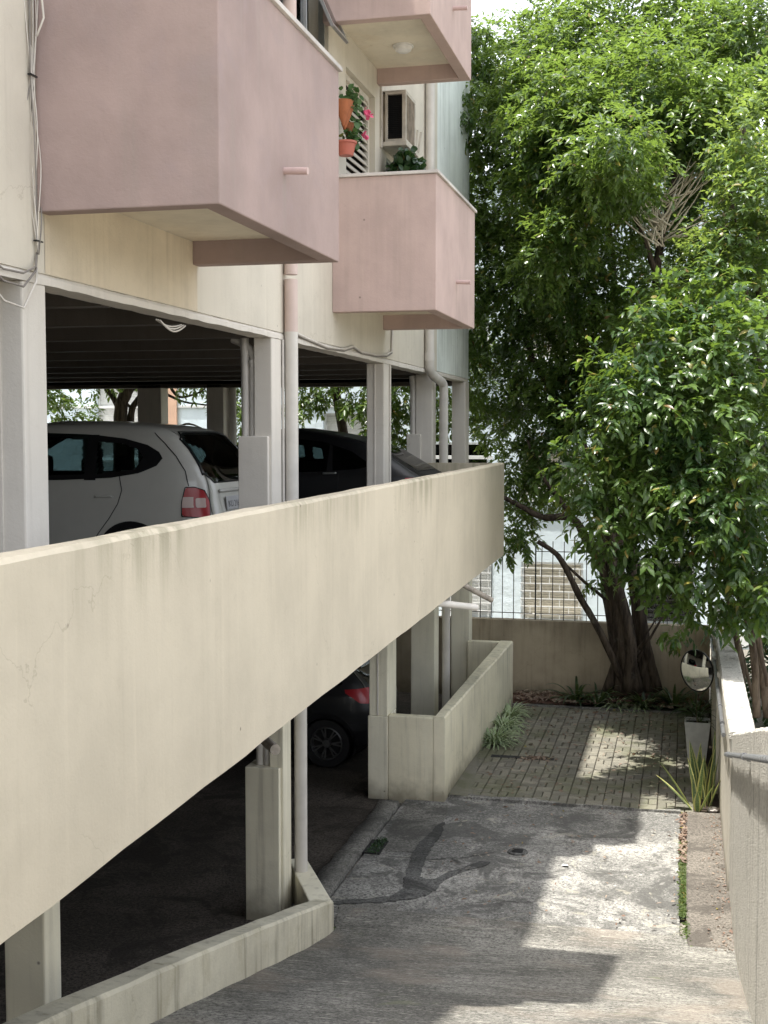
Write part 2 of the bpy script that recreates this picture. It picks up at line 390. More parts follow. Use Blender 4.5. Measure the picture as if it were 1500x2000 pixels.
def rough_wall(path, x0, x1, zb, zt, jit=.006, step=.12):
    """long wall along straight path ((ya..yb)), x0/x1/zb/zt functions of y; hand-trowelled wavering edges"""
    ya, yb = path; n = max(2, int(abs(yb-ya)/step)); m = MB(); rows = []
    for i in range(n+1):
        y = ya+(yb-ya)*i/n; j = lambda a: random.uniform(-jit, jit)*a
        X0, X1, B, T = x0(y), x1(y), zb(y), zt(y)
        sec = [(X0, B+j(1)), (X1, B+j(1.2)), (X1+j(.4), B+(T-B)*.5), (X1+j(.3), T-.02+j(.6)), (X1-.016+j(.6), T+j(.8)), (X0+.016+j(.4), T+j(.8)), (X0+j(.3), T-.02+j(.6)), (X0, B+(T-B)*.5)]
        rows.append([(x, y, z) for x, z in sec])
    k = len(rows[0])
    for r in rows: m.v += r
    for i in range(n):
        for q in range(k): m.f.append((i*k+q, i*k+(q+1) % k, (i+1)*k+(q+1) % k, (i+1)*k+q))
    m.f.append(tuple(range(k-1, -1, -1))); m.f.append(tuple(n*k+q for q in range(k)))
    return m
def holed_wall(m, axis, pos, thick, a0, a1, z0, z1, holes, sub=1.0):
    """wall in the plane axis=pos (front), thick towards negative axis; holes (a0,a1,z0,z1). axis 'x' or 'y'; front faces +x / -y"""
    A = sorted({a0, a1, *[h[0] for h in holes], *[h[1] for h in holes]}); Z = sorted({z0, z1, *[h[2] for h in holes], *[h[3] for h in holes]})
    sgn = -1 if axis == 'x' else 1
    def P(a, z, d): return (pos+sgn*d, a, z) if axis == 'x' else (a, pos+sgn*d, z)
    cell = lambda a, z: not any(h[0]-1e-6 <= a <= h[1]+1e-6 and h[2]-1e-6 <= z <= h[3]+1e-6 for h in holes)
    idx = {}
    def V(a, z, d):
        k = (a, z, d)
        if k not in idx: idx[k] = len(m.v); m.v.append(P(a, z, d))
        return idx[k]
    sol = {(i, j): cell((A[i]+A[i+1])/2, (Z[j]+Z[j+1])/2) for i in range(len(A)-1) for j in range(len(Z)-1)}
    for (i, j), s in sol.items():
        if not s: continue
        c = ((A[i], Z[j]), (A[i+1], Z[j]), (A[i+1], Z[j+1]), (A[i], Z[j+1]))
        m.f.append(tuple(V(a, z, 0) for a, z in c)); m.f.append(tuple(V(a, z, thick) for a, z in reversed(c)))
        for (di, dj), (p, q) in (((0, -1), (0, 1)), ((1, 0), (1, 2)), ((0, 1), (2, 3)), ((-1, 0), (3, 0))):
            if not sol.get((i+di, j+dj), False):
                m.f.append((V(*c[p], 0), V(*c[p], thick), V(*c[q], thick), V(*c[q], 0)))
    return m

def leaf_mesh(name, P, D, N, L, W, mat, parent=None, curved=False):
    n = len(P); N = N-(N*D).sum(1, keepdims=True)*D; N /= np.linalg.norm(N, axis=1, keepdims=True)+1e-9
    S = np.cross(D, N); L = L[:, None]; W = W[:, None]
    if not curved:
        V = np.stack([P, P+D*L*.42+S*W*.5+N*W*.16, P+D*L-N*L*.06, P+D*L*.42-S*W*.5+N*W*.16], 1)
        F = np.array([[0, 1, 2], [0, 2, 3]]); nl = 3
        loops = (F[None]+4*np.arange(n)[:, None, None]).reshape(-1); starts = np.arange(0, n*6, 3); tot = np.full(n*2, 3)
    else:
        a = P+D*L*.33; b = P+D*L*.68-N*L*.07; t = P+D*L*.98-N*L*.2
        V = np.stack([P, a+S*W*.48+N*W*.12, a, a-S*W*.48+N*W*.12, b+S*W*.4+N*W*.1, b, b-S*W*.4+N*W*.1, t], 1)
        one = [[0, 1, 2], [0, 2, 3], [1, 4, 5, 2], [2, 5, 6, 3], [4, 7, 5], [5, 7, 6]]
        fl = np.array(sum(one, [])); ln = np.array([len(q) for q in one])
        loops = (fl[None]+8*np.arange(n)[:, None]).reshape(-1); tot = np.tile(ln, n); starts = np.concatenate([[0], np.cumsum(tot)[:-1]])
    V = V.reshape(-1, 3)
    me = bpy.data.meshes.new(name); me.vertices.add(len(V)); me.vertices.foreach_set('co', V.astype(np.float32).ravel())
    me.loops.add(len(loops)); me.loops.foreach_set('vertex_index', loops.astype(np.int32))
    me.polygons.add(len(tot)); me.polygons.foreach_set('loop_start', starts.astype(np.int32)); me.polygons.foreach_set('loop_total', tot.astype(np.int32))
    me.update(calc_edges=True); me.validate(); me.materials.append(M[mat])
    o = bpy.data.objects.new(name, me); col.objects.link(o)
    if parent: adopt(o, parent)
    return o
def unit(a): return a/(np.linalg.norm(a, axis=-1, keepdims=True)+1e-9)
def sprays(lobes, dens, per, twig, L, W, hang, shell=.45, upb=.0, keep=None):
    """leaf sprays over ellipsoid lobes (centre, radii): returns P, D, N, L, W"""
    out = []; tw = []
    for c, r in lobes:
        r = np.array(r if hasattr(r, '__len__') else (r, r, r)); ns = int(dens*(r[0]*r[1]*r[2])**(2/3))
        d = unit(rng.normal(size=(ns, 3)))
        lump = 1+.22*np.sin(d[:, 0]*5+c[0]*3)*np.cos(d[:, 2]*6+c[2]*5)+.12*np.sin(d[:, 1]*9+c[1])
        rad = (shell+(1-shell)*rng.random(ns)**.6)*lump
        p = np.array(c)+d*r*rad[:, None]
        if keep is not None: k = keep(p); p = p[k]; d = d[k]
        ns = len(p)
        t = unit(d*.8+rng.normal(size=(ns, 3))*.45+np.array([0, 0, -hang*.35+upb]))
        for i in range(per):
            s = (i+.5)/per; bend = unit(t+np.array([0, 0, -hang])*s)
            q = p+bend*twig*s+rng.normal(size=(ns, 3))*.008
            sd = unit(np.cross(bend, unit(rng.normal(size=(ns, 3))*.4+np.array([0, 0, 1]))))*(1 if i % 2 else -1)
            D = unit(bend*.7+sd*.85+np.array([0, 0, -hang*.55])+rng.normal(size=(ns, 3))*.22)
            N = unit(np.array([0, 0, 1.])+d*.35+rng.normal(size=(ns, 3))*.38)
            out.append((q, D, N, L*(.5+.8*rng.random(ns)), W*(.6+.7*rng.random(ns))))
        tw.append((p, t))
    return [np.concatenate([o[i] for o in out]) for i in range(5)]
def limb(m, pts, r0, r1, n=9, wob=.08, sub=5):
    """smooth tapering limb through pts (Catmull-Rom)"""
    P = [Vector(p) for p in pts]; P = [P[0]*2-P[1]]+P+[P[-1]*2-P[-2]]; out = []
    for i in range(1, len(P)-2):
        for k in range(sub):
            t = k/sub; a, b, c, d = P[i-1:i+3]
            out.append(.5*((2*b)+(c-a)*t+(2*a-5*b+4*c-d)*t*t+(3*b-3*c+d-a)*t**3))
    out.append(P[-2]); k = len(out)
    m.tube(out, [r0+(r1-r0)*i/(k-1) for i in range(k)], n, True, wob); return out
# ------------------------------------------------------------------ ground
FX = -3.40                                                      # facade plane
ZF = -1.50                                                      # upper deck floor
RS = .265                                                       # ramp slope
rampz = lambda x, y: G + max(0, 10.05+.22*max(0, x+2.86)/2.9-y)*RS
m = MB().quad((-120, -60, G-.05), (120, -60, G-.05), (120, 140, G-.05), (-120, 140, G-.05)); structure(m.build('ground', 'bounce_concrete'))
m = MB()                                                        # driveway: gridded, slightly uneven
xs = np.linspace(-3.14, .008, 28); ys = np.linspace(10.0, 14.36, 36)
for y in ys:
    for x in xs: m.v.append((x, y, G+.006*math.sin(x*2.3+y)*math.cos(y*1.7)-.004+(.012*(10.3-y)/.3 if y < 10.3 else 0)))
for j in range(35):
    for i in range(27): a = j*28+i; m.f.append((a, a+1, a+29, a+28))
structure(m.build('driveway', 'drive', smooth=True))
m = MB(); xs = np.linspace(-2.86, .62, 26); ys = np.linspace(-1.5, 10.75, 90)
for y in ys:
    for x in xs:
        z = G+.30*math.log(1+math.exp((10.12+.2*(x+2.86)/2.9-y)/.30))*RS
        m.v.append((x, y, min(z, -1.62)+.003*math.sin(9*y)*math.sin(5*x)))
for j in range(89):
    for i in range(25): a = j*26+i; m.f.append((a, a+1, a+27, a+26))
structure(m.build('ramp', 'ramp', smooth=True))
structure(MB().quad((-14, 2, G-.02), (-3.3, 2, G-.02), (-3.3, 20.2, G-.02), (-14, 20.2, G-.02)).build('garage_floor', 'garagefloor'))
# threshold kerb between garage and driveway, channel beside it
m = MB(); n = 26
for i in range(n+1):
    y = 10.6+(14.0-10.6)*i/n; a = -3.42+random.uniform(-.02, .02); b = -3.17+random.uniform(-.015, .015); z = G+.03+random.uniform(-.006, .006)
    m.v += [(a, y, G-.04), (a+.02, y, z), (b-.02, y, z), (b, y, G-.04)]
for i in range(n):
    for k in range(3): m.f.append((i*4+k, i*4+k+1, i*4+k+5, i*4+k+4))
structure(m.build('threshold_kerb', 'thresh', smooth=True))
# pavers, laid in columns of one stretcher and two soldiers
m = MB(); gap = .009
def brick(x0, x1, y0, y1):
    if x1 < -2.62 or x0 > .10 or y0 > 19.42: return
    z = G+.022+random.uniform(-.0035, .0035); c = .007; x0 += gap/2; x1 -= gap/2; y0 += gap/2; y1 -= gap/2; n = len(m.v)
    tx, ty = random.uniform(-.003, .003), random.uniform(-.003, .003)
    m.v.extend([(x0, y0, G-.03), (x1, y0, G-.03), (x1, y1, G-.03), (x0, y1, G-.03), (x0, y0, z-c), (x1, y0, z-c), (x1, y1, z-c), (x0, y1, z-c),
            (x0+c, y0+c, z-tx-ty), (x1-c, y0+c, z+tx-ty), (x1-c, y1-c, z+tx+ty), (x0+c, y1-c, z-tx+ty)])
    for k in range(4):
        k2 = (k+1) % 4; m.f.append((n+k, n+k2, n+4+k2, n+4+k)); m.f.append((n+4+k, n+4+k2, n+8+k2, n+8+k))
    m.f.append((n+8, n+9, n+10, n+11))
cx = 0
for x in np.arange(-2.72, .1, .205):
    y = 14.36; first = True; k = cx % 3
    while y < 19.4:
        if k % 3 == 0: brick(x, x+.205, y, y+.1025); y += .1025
        else:
            if k % 3 == 1: brick(x, x+.1025, y, y+.205); brick(x+.1025, x+.205, y, y+.205); y += .205
            else: brick(x, x+.205, y, y+.1025); y += .1025
        k += 1
    cx += 1
structure(m.build('paving', 'paver'))
structure(MB().quad((-2.75, 14.34, G-.006), (.2, 14.34, G-.006), (.2, 19.45, G-.006), (-2.75, 19.45, G-.006)).build('paving_bed', 'moss' if False else 'soil'))
structure(MB().box(-2.6, .4, 19.42, 19.5, G-.05, G+.045).build('bed_kerb', 'thresh', bevel=.012))
m = MB(); xs = np.linspace(-2.7, .42, 40); ys = np.linspace(19.5, 20.28, 10)
for y in ys:
    for x in xs: m.v.append((x, y, G+.02+.05*random.random()+.12*math.exp(-((x+.75)**2)/.5)))
for j in range(9):
    for i in range(39): a = j*40+i; m.f.append((a, a+1, a+41, a+40))
structure(m.build('planting_bed', 'mulch'))
# concrete strip along the right wall with a planted gap beside it
m = MB(); n = 30
for i in range(n+1):
    y = 10.4+(14.33-10.4)*i/n; zz = max(G+.035, rampz(0, y)+.012) if y < 10.9 else G+.035
    m.v += [(.062, y, G-.04), (.066, y, zz-.012), (.08, y, zz), (.3, y, zz+random.uniform(-.004, .004)), (.50, y, zz+.006)]
for i in range(n):
    for k in range(4): m.f.append((i*5+k, i*5+k+1, i*5+k+6, i*5+k+5))
m.f.append((n*5, n*5+1, n*5+2, n*5+3, n*5+4))
structure(m.build('side_strip', 'strip'))
structure(MB().box(.06, .47, 14.335, 20.3, G-.06, G+.012).build('side_bed', 'soil'))
# asphalt crack repairs: a V of dark fill
def ground_poly(name, px, mat, z=.006):
    m = MB(); pts = []
    for u, v in px:
        d = fw + rt*((u-750)/FPX) - up*((v-1000)/FPX); p = d*(G/d.z); pts.append((p.x, p.y))
    pp = []
    for (a, b) in zip(pts, pts[1:]+pts[:1]):
        k = max(1, int(math.hypot(a[0]-b[0], a[1]-b[1])/.05))
        for i in range(k): pp.append((a[0]+(b[0]-a[0])*i/k+random.uniform(-.012, .012), a[1]+(b[1]-a[1])*i/k+random.uniform(-.022, .022)))
    ar = sum(pp[i-1][0]*pp[i][1]-pp[i][0]*pp[i-1][1] for i in range(len(pp)))
    if ar < 0: pp.reverse()
    m.prism(pp, G-.02, G+z)
    return structure(m.build(name, mat))
ground_poly('asphalt_patch', [(868, 1606), (862, 1630), (848, 1648), (836, 1668), (826, 1692), (821, 1712), (838, 1719), (852, 1716), (870, 1706), (890, 1700), (915, 1691), (935, 1683), (958, 1684), (950, 1690), (930, 1695), (905, 1702), (880, 1714), (862, 1724), (850, 1738), (835, 1748), (806, 1756), (790, 1757), (770, 1760), (745, 1762), (700, 1764), (672, 1766), (640, 1762), (700, 1757), (760, 1752), (786, 1738), (790, 1715), (800, 1686), (806, 1665), (818, 1645), (836, 1632), (852, 1612)], 'asphalt', .005)
ground_poly('concrete_patch', [(660, 1768), (780, 1766), (770, 1790), (745, 1812), (655, 1822)], 'thresh', .008)
ground_poly('concrete_patch', [(792, 1572), (876, 1574), (868, 1600), (838, 1640), (812, 1665), (742, 1662), (760, 1620)], 'thresh', .004)
# ragged concrete lip lapping over the first row of pavers
xs = np.linspace(-2.66, .0, 60); top = [(x, 14.40+.05*math.sin(2.1*x)+.035*math.sin(7*x+1)+random.uniform(-.015, .015)) for x in xs]
structure(MB().prism([(x, 14.33) for x in xs]+top[::-1], G-.02, G+.0275).build('concrete_lip', 'drive'))
# drain sump by the threshold
m = MB().box(-3.16, -2.98, 12.2, 12.62, G-.03, G+.012)
structure(m.build('drain_hole', 'dark'))

# ------------------------------------------------------------------ the apartment building
bld = thing('apartment_building', (-8, 11, ZF), 'cream and pink apartment block on columns with open parking decks', 'apartment building')
TOP = 9.5
win1 = (10.0, 11.86, 3.62, 4.75); door = (12.5, 13.72, 1.45, 3.70); win2 = (14.25, 15.5, 2.25, 3.16)
win3 = (17.4, 17.62, 2.4, 3.25)
wm = MB(); holed_wall(wm, 'x', FX, .2, 1.5, 17.30, .86, TOP, [win1, door, win2]); wm.build('facade_wall', 'facade', bld)
wm = MB(); holed_wall(wm, 'x', FX, .2, 17.30, 19.93, .86, TOP, [win3]); wm.build('facade_wall', 'mint', bld)
wm = MB(); wm.box(-14.2, FX-.2, 19.73, 19.93, .86, TOP); wm.box(-14.2, FX-.2, 1.5, 1.7, G-.3, TOP); wm.box(-14.2, -14.0, 1.7, 19.73, G-.3, TOP)
wm.build('side_wall', 'facade', bld)
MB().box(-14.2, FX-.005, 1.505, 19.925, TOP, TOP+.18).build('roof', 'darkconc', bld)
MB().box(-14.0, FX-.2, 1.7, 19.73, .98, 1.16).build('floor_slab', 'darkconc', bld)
# edge beam under the facade, ceiling ribs of the deck
rough_wall((1.7, 19.9), lambda y: FX-.17, lambda y: FX+.004, lambda y: .80, lambda y: .859, .003).build('edge_beam', 'white', bld)
for i, y in enumerate(np.arange(3.3, 19.6, 1.35)):
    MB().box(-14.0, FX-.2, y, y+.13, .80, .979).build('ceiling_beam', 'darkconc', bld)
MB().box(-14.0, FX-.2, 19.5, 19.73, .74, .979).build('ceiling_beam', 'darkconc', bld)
# decks
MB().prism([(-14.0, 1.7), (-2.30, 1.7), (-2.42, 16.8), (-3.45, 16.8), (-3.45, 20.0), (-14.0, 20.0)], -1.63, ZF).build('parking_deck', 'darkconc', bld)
for i, y in enumerate(np.arange(3.3, 19.6, 2.7)):
    MB().box(-14.0, FX-.2, y, y+.2, -1.9, -1.631).build('ceiling_beam', 'darkconc', bld)
px = lambda y: -2.13-.25*(y-3.59)/13.26
rough_wall((1.2, 16.85), lambda y: px(y)-.12, px, lambda y: -1.655, lambda y: -.405, .004, .3).build('parapet', 'parapet', bld)
m = MB(); rows = []
rough_wall((16.70, 16.86), lambda y: -3.42, lambda y: px(y)-.121, lambda y: -1.62, lambda y: -.41, .002).build('parapet', 'parapet', bld)

# columns: (bottom strip, upper strip)
def column(boxes, mat='white'):
    m = MB()
    for b in boxes: m.box(*b)
    return m
c = column([(-3.62, -3.40, 6.02, 6.27, ZF, .80)]); c.build('column', 'white', bld, .012)
MB().box(-3.555, -3.535, 6.011, 6.02, ZF, .8).build('conduit', 'white', bld)
c = column([(-3.66, -3.41, 6.15, 6.34, G-.1, -1.65)]); c.build('column', 'whitelow', bld, .012)
# second bay: column with a boxed base and rain pipes
column([(-3.56, -3.40, 10.10, 10.36, ZF, .80)]).build('column', 'white', bld, .01)
column([(-3.69, -3.425, 10.06, 10.28, ZF, -.03)]).build('column_casing', 'white', bld, .008)
column([(-3.53, -3.40, 10.36, 10.585, G-.1, -1.65)]).build('column', 'whitelow', bld, .01)
column([(-3.74, -3.425, 10.31, 10.57, G-.1, -2.94)]).build('column_casing', 'whitelow', bld, .008)
for x in (-3.655, -3.585):
    pts = [(x, 10.16, -.03), (x, 10.16, .55 if x < -3.6 else .58)]
    pts += [(x+.003, 10.17, .64), (x-.03, 10.18, .70), (x-.10, 10.2, .76), (x-.2, 10.22, .80)] if x > -3.6 else [(x-.01, 10.17, .8)]
    MB().tube(pts, .036, 14).build('rain_pipe', 'pvc', bld, smooth='auto')
    MB().tube([(x+.02, 10.42, -2.94), (x+.02, 10.42, -1.66)], .036, 14).build('rain_pipe', 'pvc', bld, smooth='auto')
MB().tube([(-3.575, 10.158, .555), (-3.586, 10.16, .612)], .043, 14).build('pipe_collar', 'pvc', bld, smooth='auto')
MB().tube([(-3.335, 10.44, .87), (-3.335, 10.44, 1.32)], .058, 18).build('downpipe', 'pvcpink', bld, smooth='auto')
MB().tube([(-3.335, 10.44, 1.36), (-3.335, 10.44, TOP-.2)], .058, 18).build('downpipe', 'pvcpink', bld, smooth='auto')
MB().tube([(-3.335, 10.44, -1.49), (-3.335, 10.44, .869)], .059, 18).build('downpipe', 'pvc', bld, smooth='auto')
MB().tube([(-3.335, 10.66, G+.1), (-3.335, 10.66, -1.64)], .059, 18).build('downpipe', 'pvc', bld, smooth='auto')
MB().tube([(-3.395, 10.385, -1.49), (-3.395, 10.385, .80)], .014, 8).build('conduit', 'pvc', bld, smooth='auto')
# third bay
column([(-3.61, -3.40, 14.15, 14.52, ZF, .80)]).build('column', 'white', bld, .012)
MB().box(-3.52, -3.50, 14.141, 14.15, ZF, .79).build('conduit', 'white', bld)
MB().tube([(-3.388, 14.40, -1.49), (-3.388, 14.40, .80)], .012, 8).build('conduit', 'pvc', bld, smooth='auto')
column([(-3.60, -3.36, 14.16, 14.62, G-.1, -3.33), (-3.585, -3.36, 14.17, 14.62, -3.33, -1.64)]).build('column', 'whitelow', bld, .01)
MB().box(-3.49, -3.47, 14.163, 14.17, -3.32, -1.66).build('conduit', 'white', bld)
# fourth bay
column([(-3.64, -3.40, 17.0, 17.25, ZF, .80)]).build('column', 'white', bld, .012)
column([(-3.76, -3.56, 16.97, 17.20, ZF, -.02)]).build('column_casing', 'white', bld, .01)
column([(-3.70, -3.36, 17.0, 17.3, G-.1, -1.64)]).build('column', 'whitelow', bld, .012)
MB().tube([(-3.68, 17.05, -.02), (-3.68, 17.05, .66), (-3.70, 17.06, .78)], .045, 12).build('rain_pipe', 'pvc', bld, smooth='auto')
MB().tube([(-3.69, 17.02, -2.15), (-3.69, 17.02, -1.64)], .06, 12).build('rain_pipe', 'pvc', bld, smooth='auto')
zz = .60
MB().tube([(-3.33, 16.45, TOP-.3), (-3.33, 16.45, .93), (-3.33, 16.46, .86), (-3.325, 16.52, .80), (-3.31, 16.65, .755), (-3.285, 17.05, .70), (-3.275, 17.12, .67), (-3.27, 17.15, .6), (-3.27, 17.15, -1.49)], .062, 16).build('downpipe', 'pvc', bld, smooth='auto')
MB().tube([(-3.33, 16.45, .95), (-3.33, 16.45, 1.06)], .07, 16).build('pipe_collar', 'pvc', bld, smooth='auto')
MB().tube([(-3.265, 17.35, G+.05), (-3.265, 17.35, -1.64)], .058, 16).build('downpipe', 'pvc', bld, smooth='auto')
# fifth bay, at the far corner
column([(-3.60, -3.38, 19.55, 19.88, -1.5, .80)]).build('column', 'white', bld, .012)
column([(-3.60, -3.30, 19.55, 19.80, G-.1, -1.64)]).build('column', 'whitelow', bld, .012)
for x0, x1 in ((-8.93, -8.5), (-7.70, -7.4), (-12.6, -12.2)):
    column([(x0, x1, 19.5, 19.8, ZF, .80)]).build('column', 'white', bld, .012)
    column([(x0, x1, 19.5, 19.8, G-.1, -1.64)]).build('column', 'whitelow', bld, .012)
MB().tube([(-7.33, 19.75, ZF), (-7.33, 19.75, .8)], .06, 12).build('rain_pipe', 'pvc', bld, smooth='auto')

# balconies: three pink walls hanging below a recessed soffit
XB = -2.36; T = .12
def balcony(y0, y1, zb, mat, cap=True, side=None):
    zt = zb+1.30
    m = MB()
    m.prism([(FX, y0), (XB, y0), (XB, y1), (FX, y1), (FX, y1-T), (XB-T, y1-T), (XB-T, y0+T), (FX, y0+T)], zb, zt)
    b = m.build('balcony', mat, bld, .008)
    MB().box(FX, XB-T, y0+T, y1-T, zb+.165, zb+.27).build('soffit', 'soffit', b)
    if cap:
        o = .022
        MB().prism([(FX, y0-o), (XB+o, y0-o), (XB+o, y1+o), (FX, y1+o), (FX, y1-T-o), (XB-T-o, y1-T-o), (XB-T-o, y0+T+o), (FX, y0+T+o)], zt+.001, zt+.032).build('cap', 'cap', b, .004)
    return b
def spout(b, y, z, L=.15, mat='spoutpink'):
    MB().tube([(XB-.02, y, z+.004), (XB+L, y-.01, z-.006)], .022, 12).build('drain_spout', mat, b, smooth='auto')
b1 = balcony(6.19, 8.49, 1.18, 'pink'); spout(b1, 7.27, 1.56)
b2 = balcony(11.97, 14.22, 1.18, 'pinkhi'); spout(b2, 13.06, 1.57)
b3 = balcony(11.66, 13.93, 3.87, 'pinkhi'); spout(b3, 12.82, 4.29)
for z in (3.88, 6.58):  # unseen upper balconies, placed and sized for their shadow on the ramp
    balcony(6.75, 8.65, z, 'pinkhi')
    if z > 5: balcony(11.8, 14.1, z, 'pinkhi')
# stained facade render, soft shade under the first balcony put into its colour
MB().quad((FX+.003, 6.26, .862), (FX+.003, 8.45, .862), (FX+.003, 8.45, 1.34), (FX+.003, 6.26, 1.34)).build('shade_stain_render', 'facade_shade_stain', bld)
# ceiling lamp under the top balcony
lamp = MB().lathe((-2.93, 13.05, 4.034), [(0, -.075), (.05, -.075), (.085, -.055), (.095, -.02), (.11, -.018), (.11, 0)], 20).build('lamp', 'light', bld, smooth='auto')

# stair window above the first balcony
fr = MB(); y0, y1, z0, z1 = win1; x = FX-.06
for a, b_, c_, d_ in ((y0, y1, z0, z0+.045), (y0, y1, z1-.045, z1), (y0, y0+.04, z0+.045, z1-.045), (y1-.04, y1, z0+.045, z1-.045), (y0+.62, y0+.655, z0+.045, z1-.045), (y0+1.24, y0+1.275, z0+.045, z1-.045)):
    fr.box(x-.03, x+.03, a, b_, c_, d_)
wf = fr.build('window', 'alu', bld, .003)
for k in range(2): MB().box(x-.004, x+.002, y0+.04+.62*k, y0+.62+.62*k, z0+.045, z1-.045).build('pane', 'winglass', wf)
MB().box(x-.4, x-.39, y0, y1, z0, z1).build('curtain', 'beigeblind', wf)
aw = MB(); A = R(24); ay = Vector((0, 1, 0)); dn = Vector((math.sin(A), 0, -math.cos(A))); nn = Vector((math.cos(A), 0, math.sin(A)))
o0 = Vector((x+.035, 0, z0+.60)); ya, yb = y0+1.285, y1-.045
for s0, s1, p0, p1 in ((0, .04, ya, yb), (.52, .56, ya, yb), (.04, .52, ya, ya+.035), (.04, .52, yb-.035, yb)):
    cc = o0+dn*((s0+s1)/2)+ay*((p0+p1)/2); aw.obox(cc, dn, ay, nn, (s1-s0)/2, (p1-p0)/2, .014)
ao = aw.build('awning_sash', 'alu', wf)
MB().obox(o0+dn*.28+ay*((ya+yb)/2), dn, ay, nn, .25, (yb-ya)/2-.03, .003).build('pane', 'winglass', wf)
MB().box(FX+.001, FX+.03, y0-.04, y1+.04, z0-.03, z0-.001).build('window_sill', 'cap', bld)
# louvred balcony door
m = MB(); y0, y1, z0, z1 = door; x = FX-.085
sd = MB().box(x-.03, x+.02, y0, y0+.06, z0, z1).box(x-.03, x+.02, y1-.06, y1, z0, z1).box(x-.03, x+.02, y0+.06, y1-.06, z1-.06, z1).build('shutter_door', 'shutter', bld)
for k, z in enumerate(np.arange(z0, z1-.1, .082)): m.obox((x-.004, (y0+y1)/2, z+.04), (0, 1, 0), (-.55, 0, .835), (.835, 0, .55), (y1-y0)/2-.062, .040, .005)
m.build('louvres', 'shutter', sd); MB().box(x-.09, x-.06, y0, y1, z0, z1).build('backing', 'dark', sd)
# lower flat window with green glass
def slim_window(y0, y1, z0, z1, n, x=FX-.03):
    fr = MB(); fr.box(x-.02, x+.025, y0, y1, z0, z0+.04).box(x-.02, x+.025, y0, y1, z1-.04, z1)
    for k in range(n+1): yy = y0+(y1-y0-.035)*k/n; fr.box(x-.02, x+.025, yy, yy+.035, z0+.04, z1-.04)
    wf = fr.build('window', 'alu', bld)
    MB().box(x-.006, x, y0, y1, z0+.02, z1-.02).build('pane', 'winglass', wf)
    MB().box(x-.12, x-.11, y0, y1, z0, z1).build('curtain', 'mint', wf)
slim_window(*win2, 3); slim_window(*win3, 1, FX-.09)
# spouts under the parapet and the deck
for a, b_, r, mt in (((-2.50, 12.0, -1.655), (-2.08, 12.72, -1.80), .036, 'pvc'), ((-2.42, 13.35, -1.60), (-2.09, 13.85, -1.87), .03, 'oldpipe'), ((-2.62, 7.5, -1.93), (-2.40, 7.16, -1.925), .033, 'oldpipe'), ((-3.1, 11.5, -1.77), (-2.98, 12.13, -1.93), .034, 'galv')):
    MB().tube([a, b_], r, 12).build('deck_spout', mt, bld, smooth='auto')

# ------------------------------------------------------------------ garden walls
lw = thing('low_wall', (-2.75, 16.8, G), 'cream low wall returning in an L beside the brick paving, spider plants at its foot', 'low wall')
rough_wall((14.16, 19.5), lambda y: -2.81, lambda y: -2.68+.015*(y-14), lambda y: G-.08, lambda y: -3.30+.005*(y-14), .004, .3).build('long_side', 'lowwall', lw)
m = MB().prism([(-3.36, 14.165), (-2.811, 14.165), (-2.811, 14.30), (-3.36, 14.30)], G-.08, -3.315); m.build('short_side', 'lowwall', lw, .015)
m = MB().prism([(-3.30, 19.36), (-2.74, 19.36), (-2.74, 19.5), (-3.30, 19.5)], G-.08, -3.275); m.build('far_side', 'lowwall', lw, .015)
rw = thing('low_wall', (-2.9, 7.5, -3.6), 'stained cream low wall stepping down beside the ramp, weeds at its end', 'low wall')
ztop = lambda y: -3.97+(10.05-y)*.268*(1-.012*(10.05-y))
rough_wall((1.5, 10.06), lambda y: -3.03, lambda y: -2.86, lambda y: min(-1.9, -4.45+(10.05-y)*.262), lambda y: min(-1.66, ztop(y)), .005, .3).build('ramp_side', 'rampwall', rw)
m = MB().prism([(-3.031, 9.93), (-2.88, 10.06), (-3.40, 11.02), (-3.545, 10.93)], G-.08, -3.962); m.build('garage_side', 'whitelow', rw, .012)
bw = thing('boundary_wall', (-6, 20.4, G), 'damp stained tan wall behind the tree, topped by a wire fence', 'boundary wall')
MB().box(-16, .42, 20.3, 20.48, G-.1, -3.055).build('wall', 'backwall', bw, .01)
rb = thing('boundary_wall', (.5, 12, G), 'sunlit wall running along the right of the driveway, pebbledash on its near part', 'boundary wall')
rough_wall((11.87, 20.3), lambda y: .435, lambda y: .66, lambda y: G-.1, lambda y: -2.82, .003, .3).build('smooth_face', 'rwall', rb)
rough_wall((11.85, 20.3), lambda y: .425, lambda y: .67, lambda y: -2.819, lambda y: -2.75, .006, .08).build('coping', 'gran', rb)
rough_wall((1.0, 11.84), lambda y: .452, lambda y: .86, lambda y: -4.4+max(0, 10.6-y)*.26, lambda y: -2.765+max(0, 11.84-y)*.243, .012, .07).build('pebbledash_face', 'gran', rb)

# ------------------------------------------------------------------ wire fence on the boundary wall
fe = thing('wire_fence', (-5, 20.4, -3.05), 'thin dark vertical bar fence on top of the tan boundary wall', 'fence')
for x0 in np.arange(-15.6, .3, 2.65):
    m = MB(); x1 = min(x0+2.6, .40)
    for x in np.arange(x0+.09, x1, .183): m.tube([(x, 20.39, -3.06), (x+random.uniform(-.012, .012), 20.39+random.uniform(-.01, .01), -1.78+random.uniform(-.02, .02))], .0075, 5)
    for z in (-2.95, -1.93): m.tube([(x0, 20.385, z), (x1, 20.385, z)], .0075, 5)
    m.build('fence_panel', 'wire', fe)
    MB().box(x0-.016, x0+.006, 20.385, 20.405, -3.06, -1.8).build('post', 'wire', fe)

